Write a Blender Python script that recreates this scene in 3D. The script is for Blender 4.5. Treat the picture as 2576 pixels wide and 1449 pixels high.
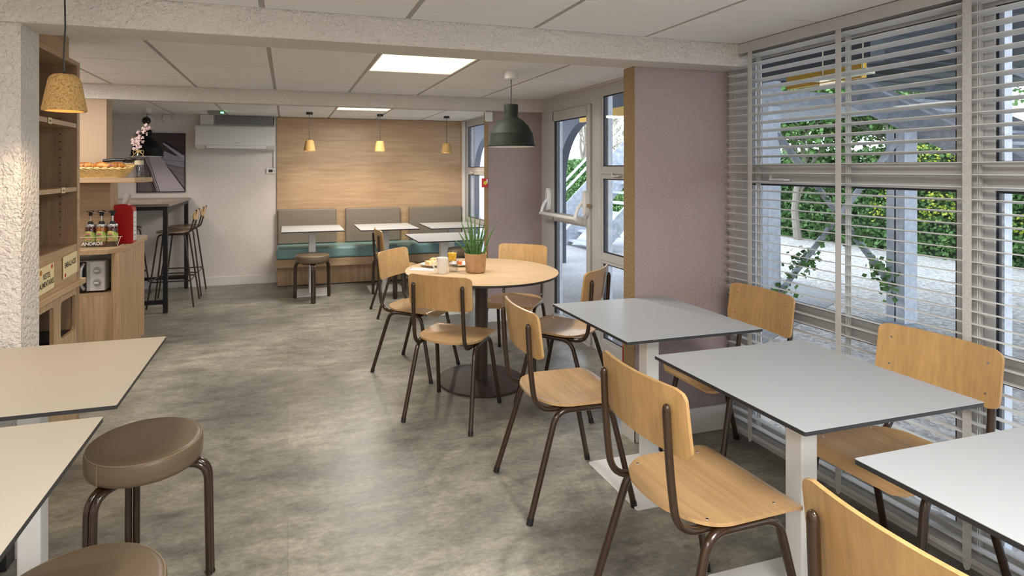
import bpy, math, random
from mathutils import Vector, Matrix
PI = math.pi
R = random.Random(7)
for o in list(bpy.data.objects): bpy.data.objects.remove(o)
SC = bpy.context.scene
COL = SC.collection

# ------------------------------------------------------------------ camera
cam_d = bpy.data.cameras.new('camera'); cam = bpy.data.objects.new('camera', cam_d); COL.objects.link(cam)
cam.location = (0, 0, 1.43)
cam.rotation_euler = (PI/2, 0, -math.radians(16.18))
cam_d.sensor_fit = 'HORIZONTAL'; cam_d.sensor_width = 36.0
cam_d.lens = 1416.0/2576*36
cam_d.shift_x = (1288-1134.5)/2576
cam_d.shift_y = -(724.5-424.85)/2576
cam_d.clip_start = 0.05; cam_d.clip_end = 200
SC.camera = cam

# ------------------------------------------------------------------ world: overcast daylight sky
W = bpy.data.worlds.new('world'); SC.world = W; W.use_nodes = True
nt = W.node_tree; nt.nodes.clear()
wo = nt.nodes.new('ShaderNodeOutputWorld'); bg = nt.nodes.new('ShaderNodeBackground')
tc = nt.nodes.new('ShaderNodeTexCoord'); no = nt.nodes.new('ShaderNodeTexNoise'); rp = nt.nodes.new('ShaderNodeValToRGB')
no.inputs['Scale'].default_value = 2.2; no.inputs['Detail'].default_value = 5
rp.color_ramp.elements[0].position = .35; rp.color_ramp.elements[0].color = (.68, .80, 1.0, 1)
rp.color_ramp.elements[1].position = .7; rp.color_ramp.elements[1].color = (.90, .95, 1, 1)
nt.links.new(tc.outputs['Generated'], no.inputs['Vector']); nt.links.new(no.outputs['Fac'], rp.inputs['Fac'])
nt.links.new(rp.outputs['Color'], bg.inputs['Color']); nt.links.new(bg.outputs[0], wo.inputs['Surface'])
bg.inputs['Strength'].default_value = 3.9

# ------------------------------------------------------------------ exposure
SC.view_settings.view_transform = 'Standard'; SC.view_settings.look = 'None'
SC.view_settings.gamma = 1.0; SC.view_settings.exposure = 0.27
SC.view_settings.use_curve_mapping = False

# ------------------------------------------------------------------ ceiling area lamps: two panels in view, plus added unseen fill lamps
def area(name, x, y, z, sx, sy, power, color=(1, .965, .91), spread=PI):
    d = bpy.data.lights.new(name, 'AREA'); d.shape = 'RECTANGLE'; d.size = sx; d.size_y = sy
    d.energy = power; d.color = color; d.spread = spread
    o = bpy.data.objects.new(name, d); COL.objects.link(o); o.location = (x, y, z); return o
CEIL = 2.087
PANELS_AND_FILL = [(.806, 3.49, 15), (.806, 6.09, 28), (-1.0, .6, 10), (.806, .05, 38), (-1.0, -.9, 42), (.806, -1.1, 42), (-1.6, 4.09, 16)]  # first two are the panels in view; the others are unseen, added for brightness

# ------------------------------------------------------------------ mesh helpers
class MB:
    def __init__(s): s.v = []; s.f = []; s.m = []; s.cur = 0
    def mat(s, i): s.cur = i; return s
    def add(s, vs, fs):
        n = len(s.v); s.v += [tuple(v) for v in vs]; s.f += [tuple(i+n for i in f) for f in fs]; s.m += [s.cur]*len(fs); return s
    def box(s, x0, x1, y0, y1, z0, z1):
        if x0 > x1: x0, x1 = x1, x0
        if y0 > y1: y0, y1 = y1, y0
        if z0 > z1: z0, z1 = z1, z0
        return s.add([(x0,y0,z0),(x1,y0,z0),(x1,y1,z0),(x0,y1,z0),(x0,y0,z1),(x1,y0,z1),(x1,y1,z1),(x0,y1,z1)],
                     [(0,3,2,1),(4,5,6,7),(0,1,5,4),(1,2,6,5),(2,3,7,6),(3,0,4,7)])
    def obox(s, c, sx, sy, sz, rot):      # oriented box, rot = Euler tuple
        M = Matrix.Translation(c) @ __import__('mathutils').Euler(rot).to_matrix().to_4x4()
        vs = [M @ Vector((a*sx/2, b*sy/2, d*sz/2)) for a, b, d in ((-1,-1,-1),(1,-1,-1),(1,1,-1),(-1,1,-1),(-1,-1,1),(1,-1,1),(1,1,1),(-1,1,1))]
        return s.add(vs, [(0,3,2,1),(4,5,6,7),(0,1,5,4),(1,2,6,5),(2,3,7,6),(3,0,4,7)])
    def prism(s, pts, z0, z1, axis='z'):
        n = len(pts)
        def P(a, b, c): return (a, b, c) if axis == 'z' else ((a, c, b) if axis == 'y' else (c, a, b))
        vs = [P(p[0], p[1], z0) for p in pts] + [P(p[0], p[1], z1) for p in pts]
        fs = [tuple(range(n-1, -1, -1)), tuple(range(n, 2*n))] + [(i, (i+1) % n, n+(i+1) % n, n+i) for i in range(n)]
        if axis == 'y': fs = [tuple(reversed(f)) for f in fs]
        return s.add(vs, fs)
    def lathe(s, prof, c=(0,0,0), n=32, cap=True, axis=None):
        # prof: list of (r,z)
        vs = []; fs = []
        for r, z in prof:
            for i in range(n):
                a = 2*PI*i/n; vs.append(Vector((r*math.cos(a), r*math.sin(a), z)))
        m = len(prof)
        for j in range(m-1):
            for i in range(n):
                k = (i+1) % n; fs.append((j*n+i, j*n+k, (j+1)*n+k, (j+1)*n+i))
        if cap:
            if prof[0][0] > 1e-6: fs.append(tuple(range(n-1, -1, -1)))
            if prof[-1][0] > 1e-6: fs.append(tuple(range((m-1)*n, m*n)))
        if axis is not None:
            q = Vector((0,0,1)).rotation_difference(Vector(axis).normalized()); vs = [q @ v for v in vs]
        vs = [v + Vector(c) for v in vs]
        return s.add(vs, fs)
    def cyl(s, a, b, r, n=16, r2=None):
        a = Vector(a); b = Vector(b); d = b-a
        return s.lathe([(r, 0), (r if r2 is None else r2, d.length)], a, n, True, d)
    def tube(s, pts, r, n=12, closed=False, rs=None):
        pts = [Vector(p) for p in pts]; m = len(pts); vs = []; fs = []
        up = None
        for i, p in enumerate(pts):
            if closed: t = (pts[(i+1) % m]-pts[i-1])
            else: t = (pts[min(i+1, m-1)]-pts[max(i-1, 0)])
            t.normalize()
            if up is None:
                up = Vector((0,0,1)) if abs(t.z) < .9 else Vector((1,0,0))
            u = up - t*up.dot(t)
            if u.length < 1e-6: u = t.orthogonal()
            u.normalize(); up = u; w = t.cross(u)
            rr = rs[i] if rs else r
            for k in range(n):
                a = 2*PI*k/n; vs.append(p+(u*math.cos(a)+w*math.sin(a))*rr)
        mm = m if closed else m-1
        for i in range(mm):
            for k in range(n):
                a, b = i*n+k, i*n+(k+1) % n; j = (i+1) % m
                fs.append((a, b, j*n+(k+1) % n, j*n+k))
        if not closed: fs += [tuple(range(n-1, -1, -1)), tuple(range((m-1)*n, m*n))]
        return s.add(vs, fs)
    def sphere(s, c, rx, ry=None, rz=None, n=16, m=10):
        ry = rx if ry is None else ry; rz = rx if rz is None else rz
        prof = [(math.sin(PI*j/m), -math.cos(PI*j/m)) for j in range(m+1)]
        vs = []; fs = []
        for r, z in prof:
            for i in range(n):
                a = 2*PI*i/n; vs.append((c[0]+rx*r*math.cos(a), c[1]+ry*r*math.sin(a), c[2]+rz*z))
        for j in range(m):
            for i in range(n):
                k = (i+1) % n; fs.append((j*n+i, j*n+k, (j+1)*n+k, (j+1)*n+i))
        return s.add(vs, fs)
    def sheet(s, fn, nu, nv, th):         # closed shell from a surface fn(u,v)->(pos,normal), thickness th
        A = []; B = []
        for i in range(nu+1):
            for j in range(nv+1):
                p, nn = fn(i/nu, j/nv); p = Vector(p); nn = Vector(nn).normalized()
                A.append(p+nn*th/2); B.append(p-nn*th/2)
        W_ = nv+1; N = len(A); fs = []
        for i in range(nu):
            for j in range(nv):
                a = i*W_+j; fs.append((a, a+W_, a+W_+1, a+1)); fs.append((N+a, N+a+1, N+a+W_+1, N+a+W_))
        for i in range(nu):
            a = i*W_; fs.append((a, N+a, N+a+W_, a+W_)); a = i*W_+nv; fs.append((a, a+W_, N+a+W_, N+a))
        for j in range(nv):
            a = j; fs.append((a, a+1, N+a+1, N+a)); a = nu*W_+j; fs.append((a, N+a, N+a+1, a+1))
        return s.add(A+B, fs)
    def build(s, name, mats, parent=None, smooth=False, bevel=0, loc=None, angle=40):
        me = bpy.data.meshes.new(name); me.from_pydata(s.v, [], s.f)
        if not isinstance(mats, (list, tuple)): mats = [mats]
        for m in mats: me.materials.append(m)
        for i, p in enumerate(me.polygons): p.material_index = s.m[i]
        me.validate(); me.update()
        import bmesh
        bm = bmesh.new(); bm.from_mesh(me)
        bmesh.ops.recalc_face_normals(bm, faces=bm.faces)
        bm.to_mesh(me); bm.free()
        if smooth:
            me.polygons.foreach_set('use_smooth', [True]*len(me.polygons))
            try: me.set_sharp_from_angle(angle=math.radians(angle))
            except Exception: pass
        o = bpy.data.objects.new(name, me); COL.objects.link(o)
        if parent: o.parent = parent
        if loc: o.location = loc
        if bevel:
            b = o.modifiers.new('bevel', 'BEVEL'); b.width = bevel; b.segments = 2; b.limit_method = 'ANGLE'; b.angle_limit = math.radians(40)
        return o

def fillet(pts, r, n=6):
    pts = [Vector(p) for p in pts]; out = [pts[0]]
    for i in range(1, len(pts)-1):
        a, b, c = pts[i-1], pts[i], pts[i+1]
        u = (a-b); w = (c-b); ru = min(r, u.length*.48); rw = min(r, w.length*.48); rr = min(ru, rw)
        p0 = b+u.normalized()*rr; p2 = b+w.normalized()*rr
        for k in range(n+1):
            t = k/n; out.append((1-t)**2*p0+2*t*(1-t)*b+t*t*p2)
    out.append(pts[-1]); return out

def rrect(x0, x1, y0, y1, r, n=6, rs=None):
    rs = rs or (r, r, r, r); out = []
    for (cx, cy, a0, q) in ((x1, y1, 0, 0), (x0, y1, 90, 1), (x0, y0, 180, 2), (x1, y0, 270, 3)):
        rr = rs[q]; sx = -1 if q in (0, 3) else 1; sy = -1 if q in (0, 1) else 1
        for k in range(n+1):
            a = math.radians(a0+90*k/n); out.append((cx+sx*rr+rr*math.cos(a), cy+sy*rr+rr*math.sin(a)))
    return out

def tag(o, label=None, cat=None, group=None, kind=None):
    if label: o['label'] = label
    if cat: o['category'] = cat
    if group: o['group'] = group
    if kind: o['kind'] = kind
    return o
def thing(name, label, cat, loc=(0,0,0), rz=0, group=None):
    o = bpy.data.objects.new(name, None); COL.objects.link(o); o.empty_display_size = .1
    o.location = loc; o.rotation_euler = (0, 0, rz); return tag(o, label, cat, group)
def struct(o): o['kind'] = 'structure'; return o
def dup(root, loc, rz, label=None, group=None):
    def cp(o, par):
        c = o.copy(); COL.objects.link(c); c.parent = par
        for ch in [k for k in ALLCH(o)]: cp(ch, c)
        return c
    c = cp(root, None); c.location = loc; c.rotation_euler = (0, 0, rz)
    if label: c['label'] = label
    if group: c['group'] = group
    return c
def ALLCH(o): return list(o.children)

# ------------------------------------------------------------------ materials
def mat(name, col, rough=.5, metal=0, spec=.5, emit=None, es=0, coat=0):
    m = bpy.data.materials.new(name); m.use_nodes = True; b = m.node_tree.nodes['Principled BSDF']
    b.inputs['Base Color'].default_value = (*col, 1); b.inputs['Roughness'].default_value = rough
    b.inputs['Metallic'].default_value = metal; b.inputs['Specular IOR Level'].default_value = spec
    if coat: b.inputs['Coat Weight'].default_value = coat; b.inputs['Coat Roughness'].default_value = .12
    if emit: b.inputs['Emission Color'].default_value = (*emit, 1); b.inputs['Emission Strength'].default_value = es
    return m
def P(m): return m.node_tree.nodes['Principled BSDF']
def N(m, t): return m.node_tree.nodes.new(t)
def L(m, a, b): m.node_tree.links.new(a, b)
def coords(m, scale=(1,1,1), kind='Object', rot=(0,0,0)):
    t = N(m, 'ShaderNodeTexCoord'); mp = N(m, 'ShaderNodeMapping'); mp.inputs['Scale'].default_value = scale; mp.inputs['Rotation'].default_value = rot
    L(m, t.outputs[kind], mp.inputs['Vector']); return mp.outputs['Vector']
def noise(m, vec, scale, detail=4, rough=.55, dist=0):
    n = N(m, 'ShaderNodeTexNoise'); n.inputs['Scale'].default_value = scale; n.inputs['Detail'].default_value = detail
    n.inputs['Roughness'].default_value = rough; n.inputs['Distortion'].default_value = dist; L(m, vec, n.inputs['Vector']); return n.outputs['Fac']
def ramp(m, fac, stops):
    r = N(m, 'ShaderNodeValToRGB'); e = r.color_ramp.elements
    while len(e) > len(stops): e.remove(e[-1])
    while len(e) < len(stops): e.new(.5)
    for i, (p, c) in enumerate(stops): e[i].position = p; e[i].color = (*c, 1) if len(c) == 3 else c
    L(m, fac, r.inputs['Fac']); return r.outputs['Color']
def bump(m, h, strength=.3, dist=.002):
    b = N(m, 'ShaderNodeBump'); b.inputs['Strength'].default_value = strength; b.inputs['Distance'].default_value = dist
    L(m, h, b.inputs['Height']); L(m, b.outputs['Normal'], P(m).inputs['Normal'])
def mixc(m, fac, a, b, mode='MIX'):
    x = N(m, 'ShaderNodeMix'); x.data_type = 'RGBA'; x.blend_type = mode
    if isinstance(fac, float): x.inputs[0].default_value = fac
    else: L(m, fac, x.inputs[0])
    for s, v in ((x.inputs[6], a), (x.inputs[7], b)):
        if isinstance(v, tuple): s.default_value = (*v, 1)
        else: L(m, v, s)
    return x.outputs[2]
def wood(name, light, dark, axis='z', rough=.45, fine=1.0, contrast=1.0, coat=0):
    m = mat(name, light, rough, coat=coat)
    st = {'x': (.9, 11, 11), 'y': (11, .9, 11), 'z': (11, 11, .9)}[axis]
    v = coords(m, st); n1 = noise(m, v, 2.2*fine, 6, .6, .6)
    st2 = {'x': (1.5, 70, 70), 'y': (70, 1.5, 70), 'z': (70, 70, 1.5)}[axis]
    v2 = coords(m, st2); n2 = noise(m, v2, 2.0*fine, 3, .6, .2)
    mid = tuple((a+b)/2 for a, b in zip(light, dark))
    c1 = ramp(m, n1, [(.5-.22/contrast, dark), (.5, mid), (.5+.2/contrast, light)])
    c2 = ramp(m, n2, [(.3, (.72, .70, .68)), (.65, (1, 1, 1))])
    L(m, mixc(m, .75, c1, c2, 'MULTIPLY'), P(m).inputs['Base Color'])
    bump(m, n2, .12, .0005); return m
def stucco(name, col, scale=60, strength=1.0, dist=.02, var=.05):
    m = mat(name, col, .9, spec=.15); v = coords(m); h = noise(m, v, scale, 3, .55, .3)
    big = noise(m, v, 1.3, 3)
    c = ramp(m, big, [(.3, tuple(a*(1-var) for a in col)), (.7, tuple(min(1, a*(1+var)) for a in col))])
    L(m, c, P(m).inputs['Base Color']); bump(m, h, strength, dist); return m

M = {}
M['stucco_white'] = stucco('stucco_white', (.70, .655, .61))
M['stucco_back'] = stucco('stucco_back', (.70, .65, .62), 70, .7, .007)
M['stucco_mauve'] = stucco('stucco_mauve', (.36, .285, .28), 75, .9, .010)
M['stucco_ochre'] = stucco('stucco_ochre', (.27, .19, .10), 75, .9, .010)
M['plaster_peach'] = mat('plaster_peach', (.47, .34, .235), .8)
M['white_paint'] = mat('white_paint', (.72, .70, .67), .5)
M['pvc'] = mat('pvc', (.50, .49, .475), .42)
M['pvc_white'] = mat('pvc_white', (.66, .67, .69), .4)
M['gasket'] = mat('gasket', (.02, .022, .03), .5)
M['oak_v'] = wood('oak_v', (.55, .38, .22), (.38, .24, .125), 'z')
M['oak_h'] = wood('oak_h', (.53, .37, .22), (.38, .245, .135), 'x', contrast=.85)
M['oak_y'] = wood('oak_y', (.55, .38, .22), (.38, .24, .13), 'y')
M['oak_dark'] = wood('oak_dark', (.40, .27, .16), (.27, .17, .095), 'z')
M['beech'] = wood('beech', (.60, .37, .155), (.50, .295, .115), 'z', .35, .55, .55, coat=.25)
M['beech_seat'] = wood('beech_seat', (.60, .385, .185), (.50, .30, .135), 'x', .32, .45, .5, coat=.3)
M['ply_edge'] = wood('ply_edge', (.62, .42, .22), (.30, .17, .08), 'x', .5, 6, 1)
M['table_oak'] = wood('table_oak', (.60, .43, .26), (.50, .35, .20), 'x', .4, .8, .7)
M['bar_wood'] = wood('bar_wood', (.34, .245, .165), (.25, .17, .11), 'x', .35, .8, .8)
M['bar_top'] = wood('bar_top', (.30, .245, .20), (.22, .175, .14), 'x', .35, .8, .8)
M['hpl_white'] = mat('hpl_white', (.42, .437, .46), .36)
M['hpl_cream'] = mat('hpl_cream', (.45, .41, .34), .42)
M['hpl_edge'] = mat('hpl_edge', (.022, .022, .024), .45)
M['brown_metal'] = mat('brown_metal', (.036, .018, .009), .2, 0, .5, coat=.3)
M['bronze_metal'] = mat('bronze_metal', (.045, .029, .021), .4, .1)
M['black_metal'] = mat('black_metal', (.012, .012, .014), .45)
M['black_plastic'] = mat('black_plastic', (.012, .012, .013), .35)
M['white_metal'] = mat('white_metal', (.74, .735, .72), .45)
M['taupe'] = mat('taupe', (.150, .107, .064), .40)
M['taupe_back'] = mat('taupe_back', (.205, .170, .130), .5)
for k in ('taupe', 'taupe_back'):
    m = M[k]; bump(m, noise(m, coords(m), 220, 2), .12, .0006)
M['thread'] = mat('thread', (.30, .22, .13), .7)
M['teal'] = mat('teal', (.18, .31, .315), .36)
M['cork'] = mat('cork', (.5, .3, .1), .85)
m = M['cork']; v = coords(m); c = ramp(m, noise(m, v, 170, 4, .7), [(.32, (.15, .075, .025)), (.45, (.46, .27, .085)), (.62, (.60, .385, .14)), (.75, (.74, .54, .27))]); L(m, c, P(m).inputs['Base Color']); bump(m, noise(m, v, 120, 3), .4, .002)
M['green_rubber'] = mat('green_rubber', (.017, .021, .014), .6, spec=.25)
M['lamp_inside'] = mat('lamp_inside', (.8, .8, .8), .5)
M['black_rubber'] = mat('black_rubber', (.005, .005, .005), .6, spec=.2)
M['bulb_warm'] = mat('bulb_warm', (1, .8, .5), .5, emit=(1, .72, .38), es=6)
M['bulb_off'] = mat('bulb_off', (.85, .85, .82), .4)
M['chrome'] = mat('chrome', (.75, .75, .76), .15, 1)
M['silver'] = mat('silver', (.55, .55, .54), .35, .8)
M['mw_silver'] = mat('mw_silver', (.66, .64, .60), .4, .0)
M['red'] = mat('red', (.42, .006, .008), .3)
M['red_bright'] = mat('red_bright', (.55, .012, .016), .4)
M['yellow_label'] = mat('yellow_label', (.75, .55, .03), .5)
M['paper'] = mat('paper', (.80, .80, .78), .8)
M['sign_cream'] = mat('sign_cream', (.72, .60, .33), .6)
m = M['sign_cream']; L(m, ramp(m, noise(m, coords(m, (8, 30, 1)), 3, 3), [(.35, (.78, .68, .42)), (.65, (.66, .53, .27))]), P(m).inputs['Base Color'])
M['ink'] = mat('ink', (.02, .015, .012), .7)
M['ac_white'] = mat('ac_white', (.66, .66, .64), .35)
M['ceramic'] = mat('ceramic', (.80, .79, .76), .2, coat=.3)
M['terracotta'] = mat('terracotta', (.46, .27, .135), .75)
m = M['terracotta']; L(m, ramp(m, noise(m, coords(m), 30, 4), [(.3, (.41, .235, .11)), (.7, (.52, .32, .17))]), P(m).inputs['Base Color'])
M['soil'] = mat('soil', (.05, .03, .02), .95)
M['leaf_snake'] = mat('leaf_snake', (.06, .16, .03), .4)
m = M['leaf_snake']; L(m, ramp(m, noise(m, coords(m, (1, 1, 12)), 6, 3), [(.35, (.025, .085, .018)), (.65, (.11, .24, .05))]), P(m).inputs['Base Color'])
M['led_green'] = mat('led_green', (.1, .8, .3), .4, emit=(.15, 1, .35), es=4)
M['grey_plastic'] = mat('grey_plastic', (.25, .25, .25), .5)
M['wicker'] = mat('wicker', (.70, .47, .16), .6)
m = M['wicker']; L(m, ramp(m, noise(m, coords(m), 40, 3), [(.3, (.60, .40, .14)), (.6, (.78, .56, .24))]), P(m).inputs['Base Color'])
M['bread'] = mat('bread', (.6, .3, .06), .55)
m = M['bread']; L(m, ramp(m, noise(m, coords(m, (1, 1, 1)), 26, 4), [(.35, (.16, .04, .008)), (.5, (.42, .15, .025)), (.68, (.66, .33, .08))]), P(m).inputs['Base Color'])
M['cake'] = mat('cake', (.72, .52, .22), .7)
m = M['cake']; L(m, ramp(m, noise(m, coords(m), 60, 4), [(.35, (.55, .22, .06)), (.6, (.80, .62, .32))]), P(m).inputs['Base Color'])
M['jam_red'] = mat('jam_red', (.06, .004, .006), .12, coat=.8)
M['jam_orange'] = mat('jam_orange', (.32, .10, .01), .15, coat=.8)
M['label_green'] = mat('label_green', (.50, .55, .10), .55)
m = M['label_green']; L(m, ramp(m, noise(m, coords(m), 25, 3), [(.4, (.66, .62, .20)), (.62, (.20, .42, .06))]), P(m).inputs['Base Color'])
M['orange_label'] = mat('orange_label', (.75, .13, .02), .5)
M['juice'] = mat('juice', (.85, .50, .02), .3)
M['blossom'] = mat('blossom', (.78, .60, .58), .7)
M['blossom2'] = mat('blossom2', (.62, .38, .40), .7)
M['stem'] = mat('stem', (.16, .10, .04), .8)
M['twine'] = mat('twine', (.50, .35, .14), .9)
M['linen'] = mat('linen', (.52, .44, .30), .9)
M['galv'] = mat('galv', (.42, .45, .49), .55, .25)
m = M['galv']; L(m, ramp(m, noise(m, coords(m), 14, 4), [(.35, (.33, .36, .40)), (.65, (.50, .53, .57))]), P(m).inputs['Base Color'])
M['galv_light'] = mat('galv_light', (.62, .66, .72), .5, .1)
m = M['galv_light']; L(m, ramp(m, noise(m, coords(m), 20, 4), [(.35, (.55, .59, .66)), (.65, (.70, .74, .80))]), P(m).inputs['Base Color'])
M['slate'] = mat('slate', (.085, .095, .115), .6)
M['yellow_paint'] = mat('yellow_paint', (.80, .44, .03), .5)
M['beam_dark'] = mat('beam_dark', (.10, .11, .13), .6)
M['hedge'] = mat('hedge', (.05, .12, .03), .6)
m = M['hedge']; L(m, ramp(m, noise(m, coords(m), 3, 4), [(.3, (.06, .15, .045)), (.6, (.13, .27, .07)), (.8, (.20, .36, .09))]), P(m).inputs['Base Color'])
M['leaf_y'] = mat('leaf_y', (.42, .48, .04), .6)
M['ivy'] = mat('ivy', (.045, .13, .025), .5)
m = M['ivy']; L(m, ramp(m, noise(m, coords(m), 9, 3), [(.35, (.04, .12, .025)), (.65, (.16, .32, .07))]), P(m).inputs['Base Color'])
M['bark'] = mat('bark', (.30, .27, .22), .9)
M['grass'] = mat('grass', (.12, .24, .04), .9)

def gloss_floor():
    m = mat('floor_vinyl', (.2, .19, .17), .38, spec=.5)
    v = coords(m, (.8, 1.5, 1)); big = noise(m, v, 1.0, 6, .62, .4)
    v2 = coords(m, (3.2, 6.5, 1)); mid = noise(m, v2, 1.7, 10, .74, .05)
    v3 = coords(m, (1, 1, 1)); fine = noise(m, coords(m, (1, 1.6, 1)), 34, 6, .7)
    c1 = ramp(m, big, [(.34, (.170, .160, .143)), (.5, (.26, .247, .212)), (.64, (.36, .342, .285))])
    c2 = ramp(m, mid, [(.36, (.62, .62, .635)), (.5, (.95, .95, .95)), (.64, (1.27, 1.25, 1.19))])
    c3 = ramp(m, fine, [(.36, (.78, .78, .79)), (.62, (1.14, 1.13, 1.10))])
    a = mixc(m, 1.0, c1, c2, 'MULTIPLY'); b = mixc(m, 1.0, a, c3, 'MULTIPLY')
    br = N(m, 'ShaderNodeTexBrick'); L(m, coords(m, (1, 1, 1)), br.inputs['Vector'])
    br.inputs['Scale'].default_value = 1; br.inputs['Brick Width'].default_value = 1.2; br.inputs['Row Height'].default_value = .6
    br.inputs['Mortar Size'].default_value = .0018; br.inputs['Mortar Smooth'].default_value = .3
    br.inputs['Color1'].default_value = (1.06, 1.05, 1.03, 1); br.inputs['Color2'].default_value = (.90, .90, .91, 1); br.inputs['Mortar'].default_value = (.78, .78, .78, 1)
    L(m, mixc(m, 1.0, b, br.outputs['Color'], 'MULTIPLY'), P(m).inputs['Base Color'])
    r = N(m, 'ShaderNodeMapRange'); r.inputs['To Min'].default_value = .28; r.inputs['To Max'].default_value = .46; L(m, mid, r.inputs['Value']); L(m, r.outputs[0], P(m).inputs['Roughness'])
    bump(m, fine, .06, .0006); return m
M['floor'] = gloss_floor()
m = M['tile'] = mat('ceiling_tile', (.8, .79, .785), .9, spec=.2)
v = coords(m, (3, 60, 1)); L(m, ramp(m, noise(m, v, 1.2, 5, .7), [(.3, (.76, .755, .75)), (.7, (.82, .815, .81))]), P(m).inputs['Base Color']); bump(m, noise(m, coords(m), 260, 2), .15, .001)
M['tile_grid'] = mat('tile_grid', (.38, .355, .33), .6)
M['gap_dark'] = mat('gap_dark', (.05, .05, .05), .8)
m = M['gravel'] = mat('gravel', (.6, .58, .55), .95)
vo = N(m, 'ShaderNodeTexVoronoi'); vo.inputs['Scale'].default_value = 34; L(m, coords(m), vo.inputs['Vector'])
L(m, mixc(m, 1.0, ramp(m, vo.outputs['Color'], [(.2, (.50, .48, .45)), (.8, (.95, .93, .90))]), ramp(m, noise(m, coords(m), .8, 5), [(.35, (.72, .72, .73)), (.65, (.86, .85, .84))]), 'MULTIPLY'), P(m).inputs['Base Color'])
bump(m, vo.outputs['Distance'], .6, .01)
m = M['asphalt'] = mat('asphalt', (.4, .4, .4), .95)
L(m, mixc(m, 1.0, ramp(m, noise(m, coords(m), 90, 3, .7), [(.35, (.26, .26, .27)), (.65, (.62, .62, .62))]), ramp(m, noise(m, coords(m), 1.2, 5), [(.35, (.75, .75, .76)), (.65, (1, 1, 1))]), 'MULTIPLY'), P(m).inputs['Base Color'])
def glass(name, tint=(1, 1, 1), refl=1.0, rough=0.0):
    # thin pane: clear with a view-angle reflection that is the same from both sides
    m = bpy.data.materials.new(name); m.use_nodes = True; t = m.node_tree; t.nodes.clear()
    o = t.nodes.new('ShaderNodeOutputMaterial'); a = t.nodes.new('ShaderNodeBsdfTransparent'); g = t.nodes.new('ShaderNodeBsdfGlossy'); x = t.nodes.new('ShaderNodeMixShader'); f = t.nodes.new('ShaderNodeLayerWeight')
    a.inputs[0].default_value = (*tint, 1); g.inputs['Roughness'].default_value = rough; f.inputs['Blend'].default_value = .5
    pw = t.nodes.new('ShaderNodeMath'); pw.operation = 'POWER'; pw.inputs[1].default_value = 5
    mu = t.nodes.new('ShaderNodeMath'); mu.operation = 'MULTIPLY_ADD'; mu.inputs[1].default_value = .9*min(1, refl); mu.inputs[2].default_value = .03*refl
    t.links.new(f.outputs['Facing'], pw.inputs[0]); t.links.new(pw.outputs[0], mu.inputs[0]); t.links.new(mu.outputs[0], x.inputs[0]); t.links.new(a.outputs[0], x.inputs[1]); t.links.new(g.outputs[0], x.inputs[2]); t.links.new(x.outputs[0], o.inputs[0]); return m
M['glass'] = glass('window_glass', (.94, .96, .97))
M['cup'] = glass('clear_cup', (.90, .91, .92), 2.2, .05)
m = M['blind'] = mat('blind_slat', (.80, .79, .78), .45)
L(m, ramp(m, noise(m, coords(m, (60, 2, 60)), 2, 4), [(.35, (.76, .755, .74)), (.65, (.83, .825, .81))]), P(m).inputs['Base Color'])
m = M['tape'] = mat('blind_tape', (.52, .49, .45), .9)
L(m, ramp(m, noise(m, coords(m, (1, 30, 60)), 3, 4), [(.35, (.56, .55, .53)), (.65, (.72, .71, .69))]), P(m).inputs['Base Color'])

for k_, w_ in (('blind', .22), ('tape', .35)):
    m = M[k_]; t_ = m.node_tree; tr = t_.nodes.new('ShaderNodeBsdfTranslucent'); tr.inputs[0].default_value = (.85, .84, .80, 1); mx = t_.nodes.new('ShaderNodeMixShader'); mx.inputs[0].default_value = w_
    out = t_.nodes['Material Output']; t_.links.new(P(m).outputs[0], mx.inputs[1]); t_.links.new(tr.outputs[0], mx.inputs[2]); t_.links.new(mx.outputs[0], out.inputs['Surface'])

# text as mesh
def text_mesh(name, body, size, material, parent=None, Mx=None, extrude=.0004, shear=0, bold=False, align='CENTER', sx=1.0):
    c = bpy.data.curves.new(name, 'FONT'); c.body = body; c.size = size; c.extrude = extrude; c.align_x = align; c.align_y = 'CENTER'; c.shear = shear
    if bold: c.offset = size*.018
    o = bpy.data.objects.new(name, c); COL.objects.link(o)
    dg = bpy.context.evaluated_depsgraph_get(); me = bpy.data.meshes.new_from_object(o.evaluated_get(dg)); me.name = name
    bpy.data.objects.remove(o)
    me.materials.clear(); me.materials.append(material)
    S = Matrix.Diagonal((sx, 1, 1, 1))
    me.transform((Mx @ S) if Mx is not None else S)
    r = bpy.data.objects.new(name, me); COL.objects.link(r)
    if parent: r.parent = parent
    return r
def frame_mx(origin, xdir, ydir):
    x = Vector(xdir).normalized(); y = Vector(ydir).normalized(); z = x.cross(y)
    m = Matrix((x, y, z)).transposed().to_4x4(); m.translation = Vector(origin); return m

# ================================================================== ROOM SHELL
XW = 2.38          # inner plane of the glazed wall
XL = -2.05
struct(MB().box(XL-.1, 2.5, -2.0, 7.6, -.1, 0).build('floor', M['floor']))
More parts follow.
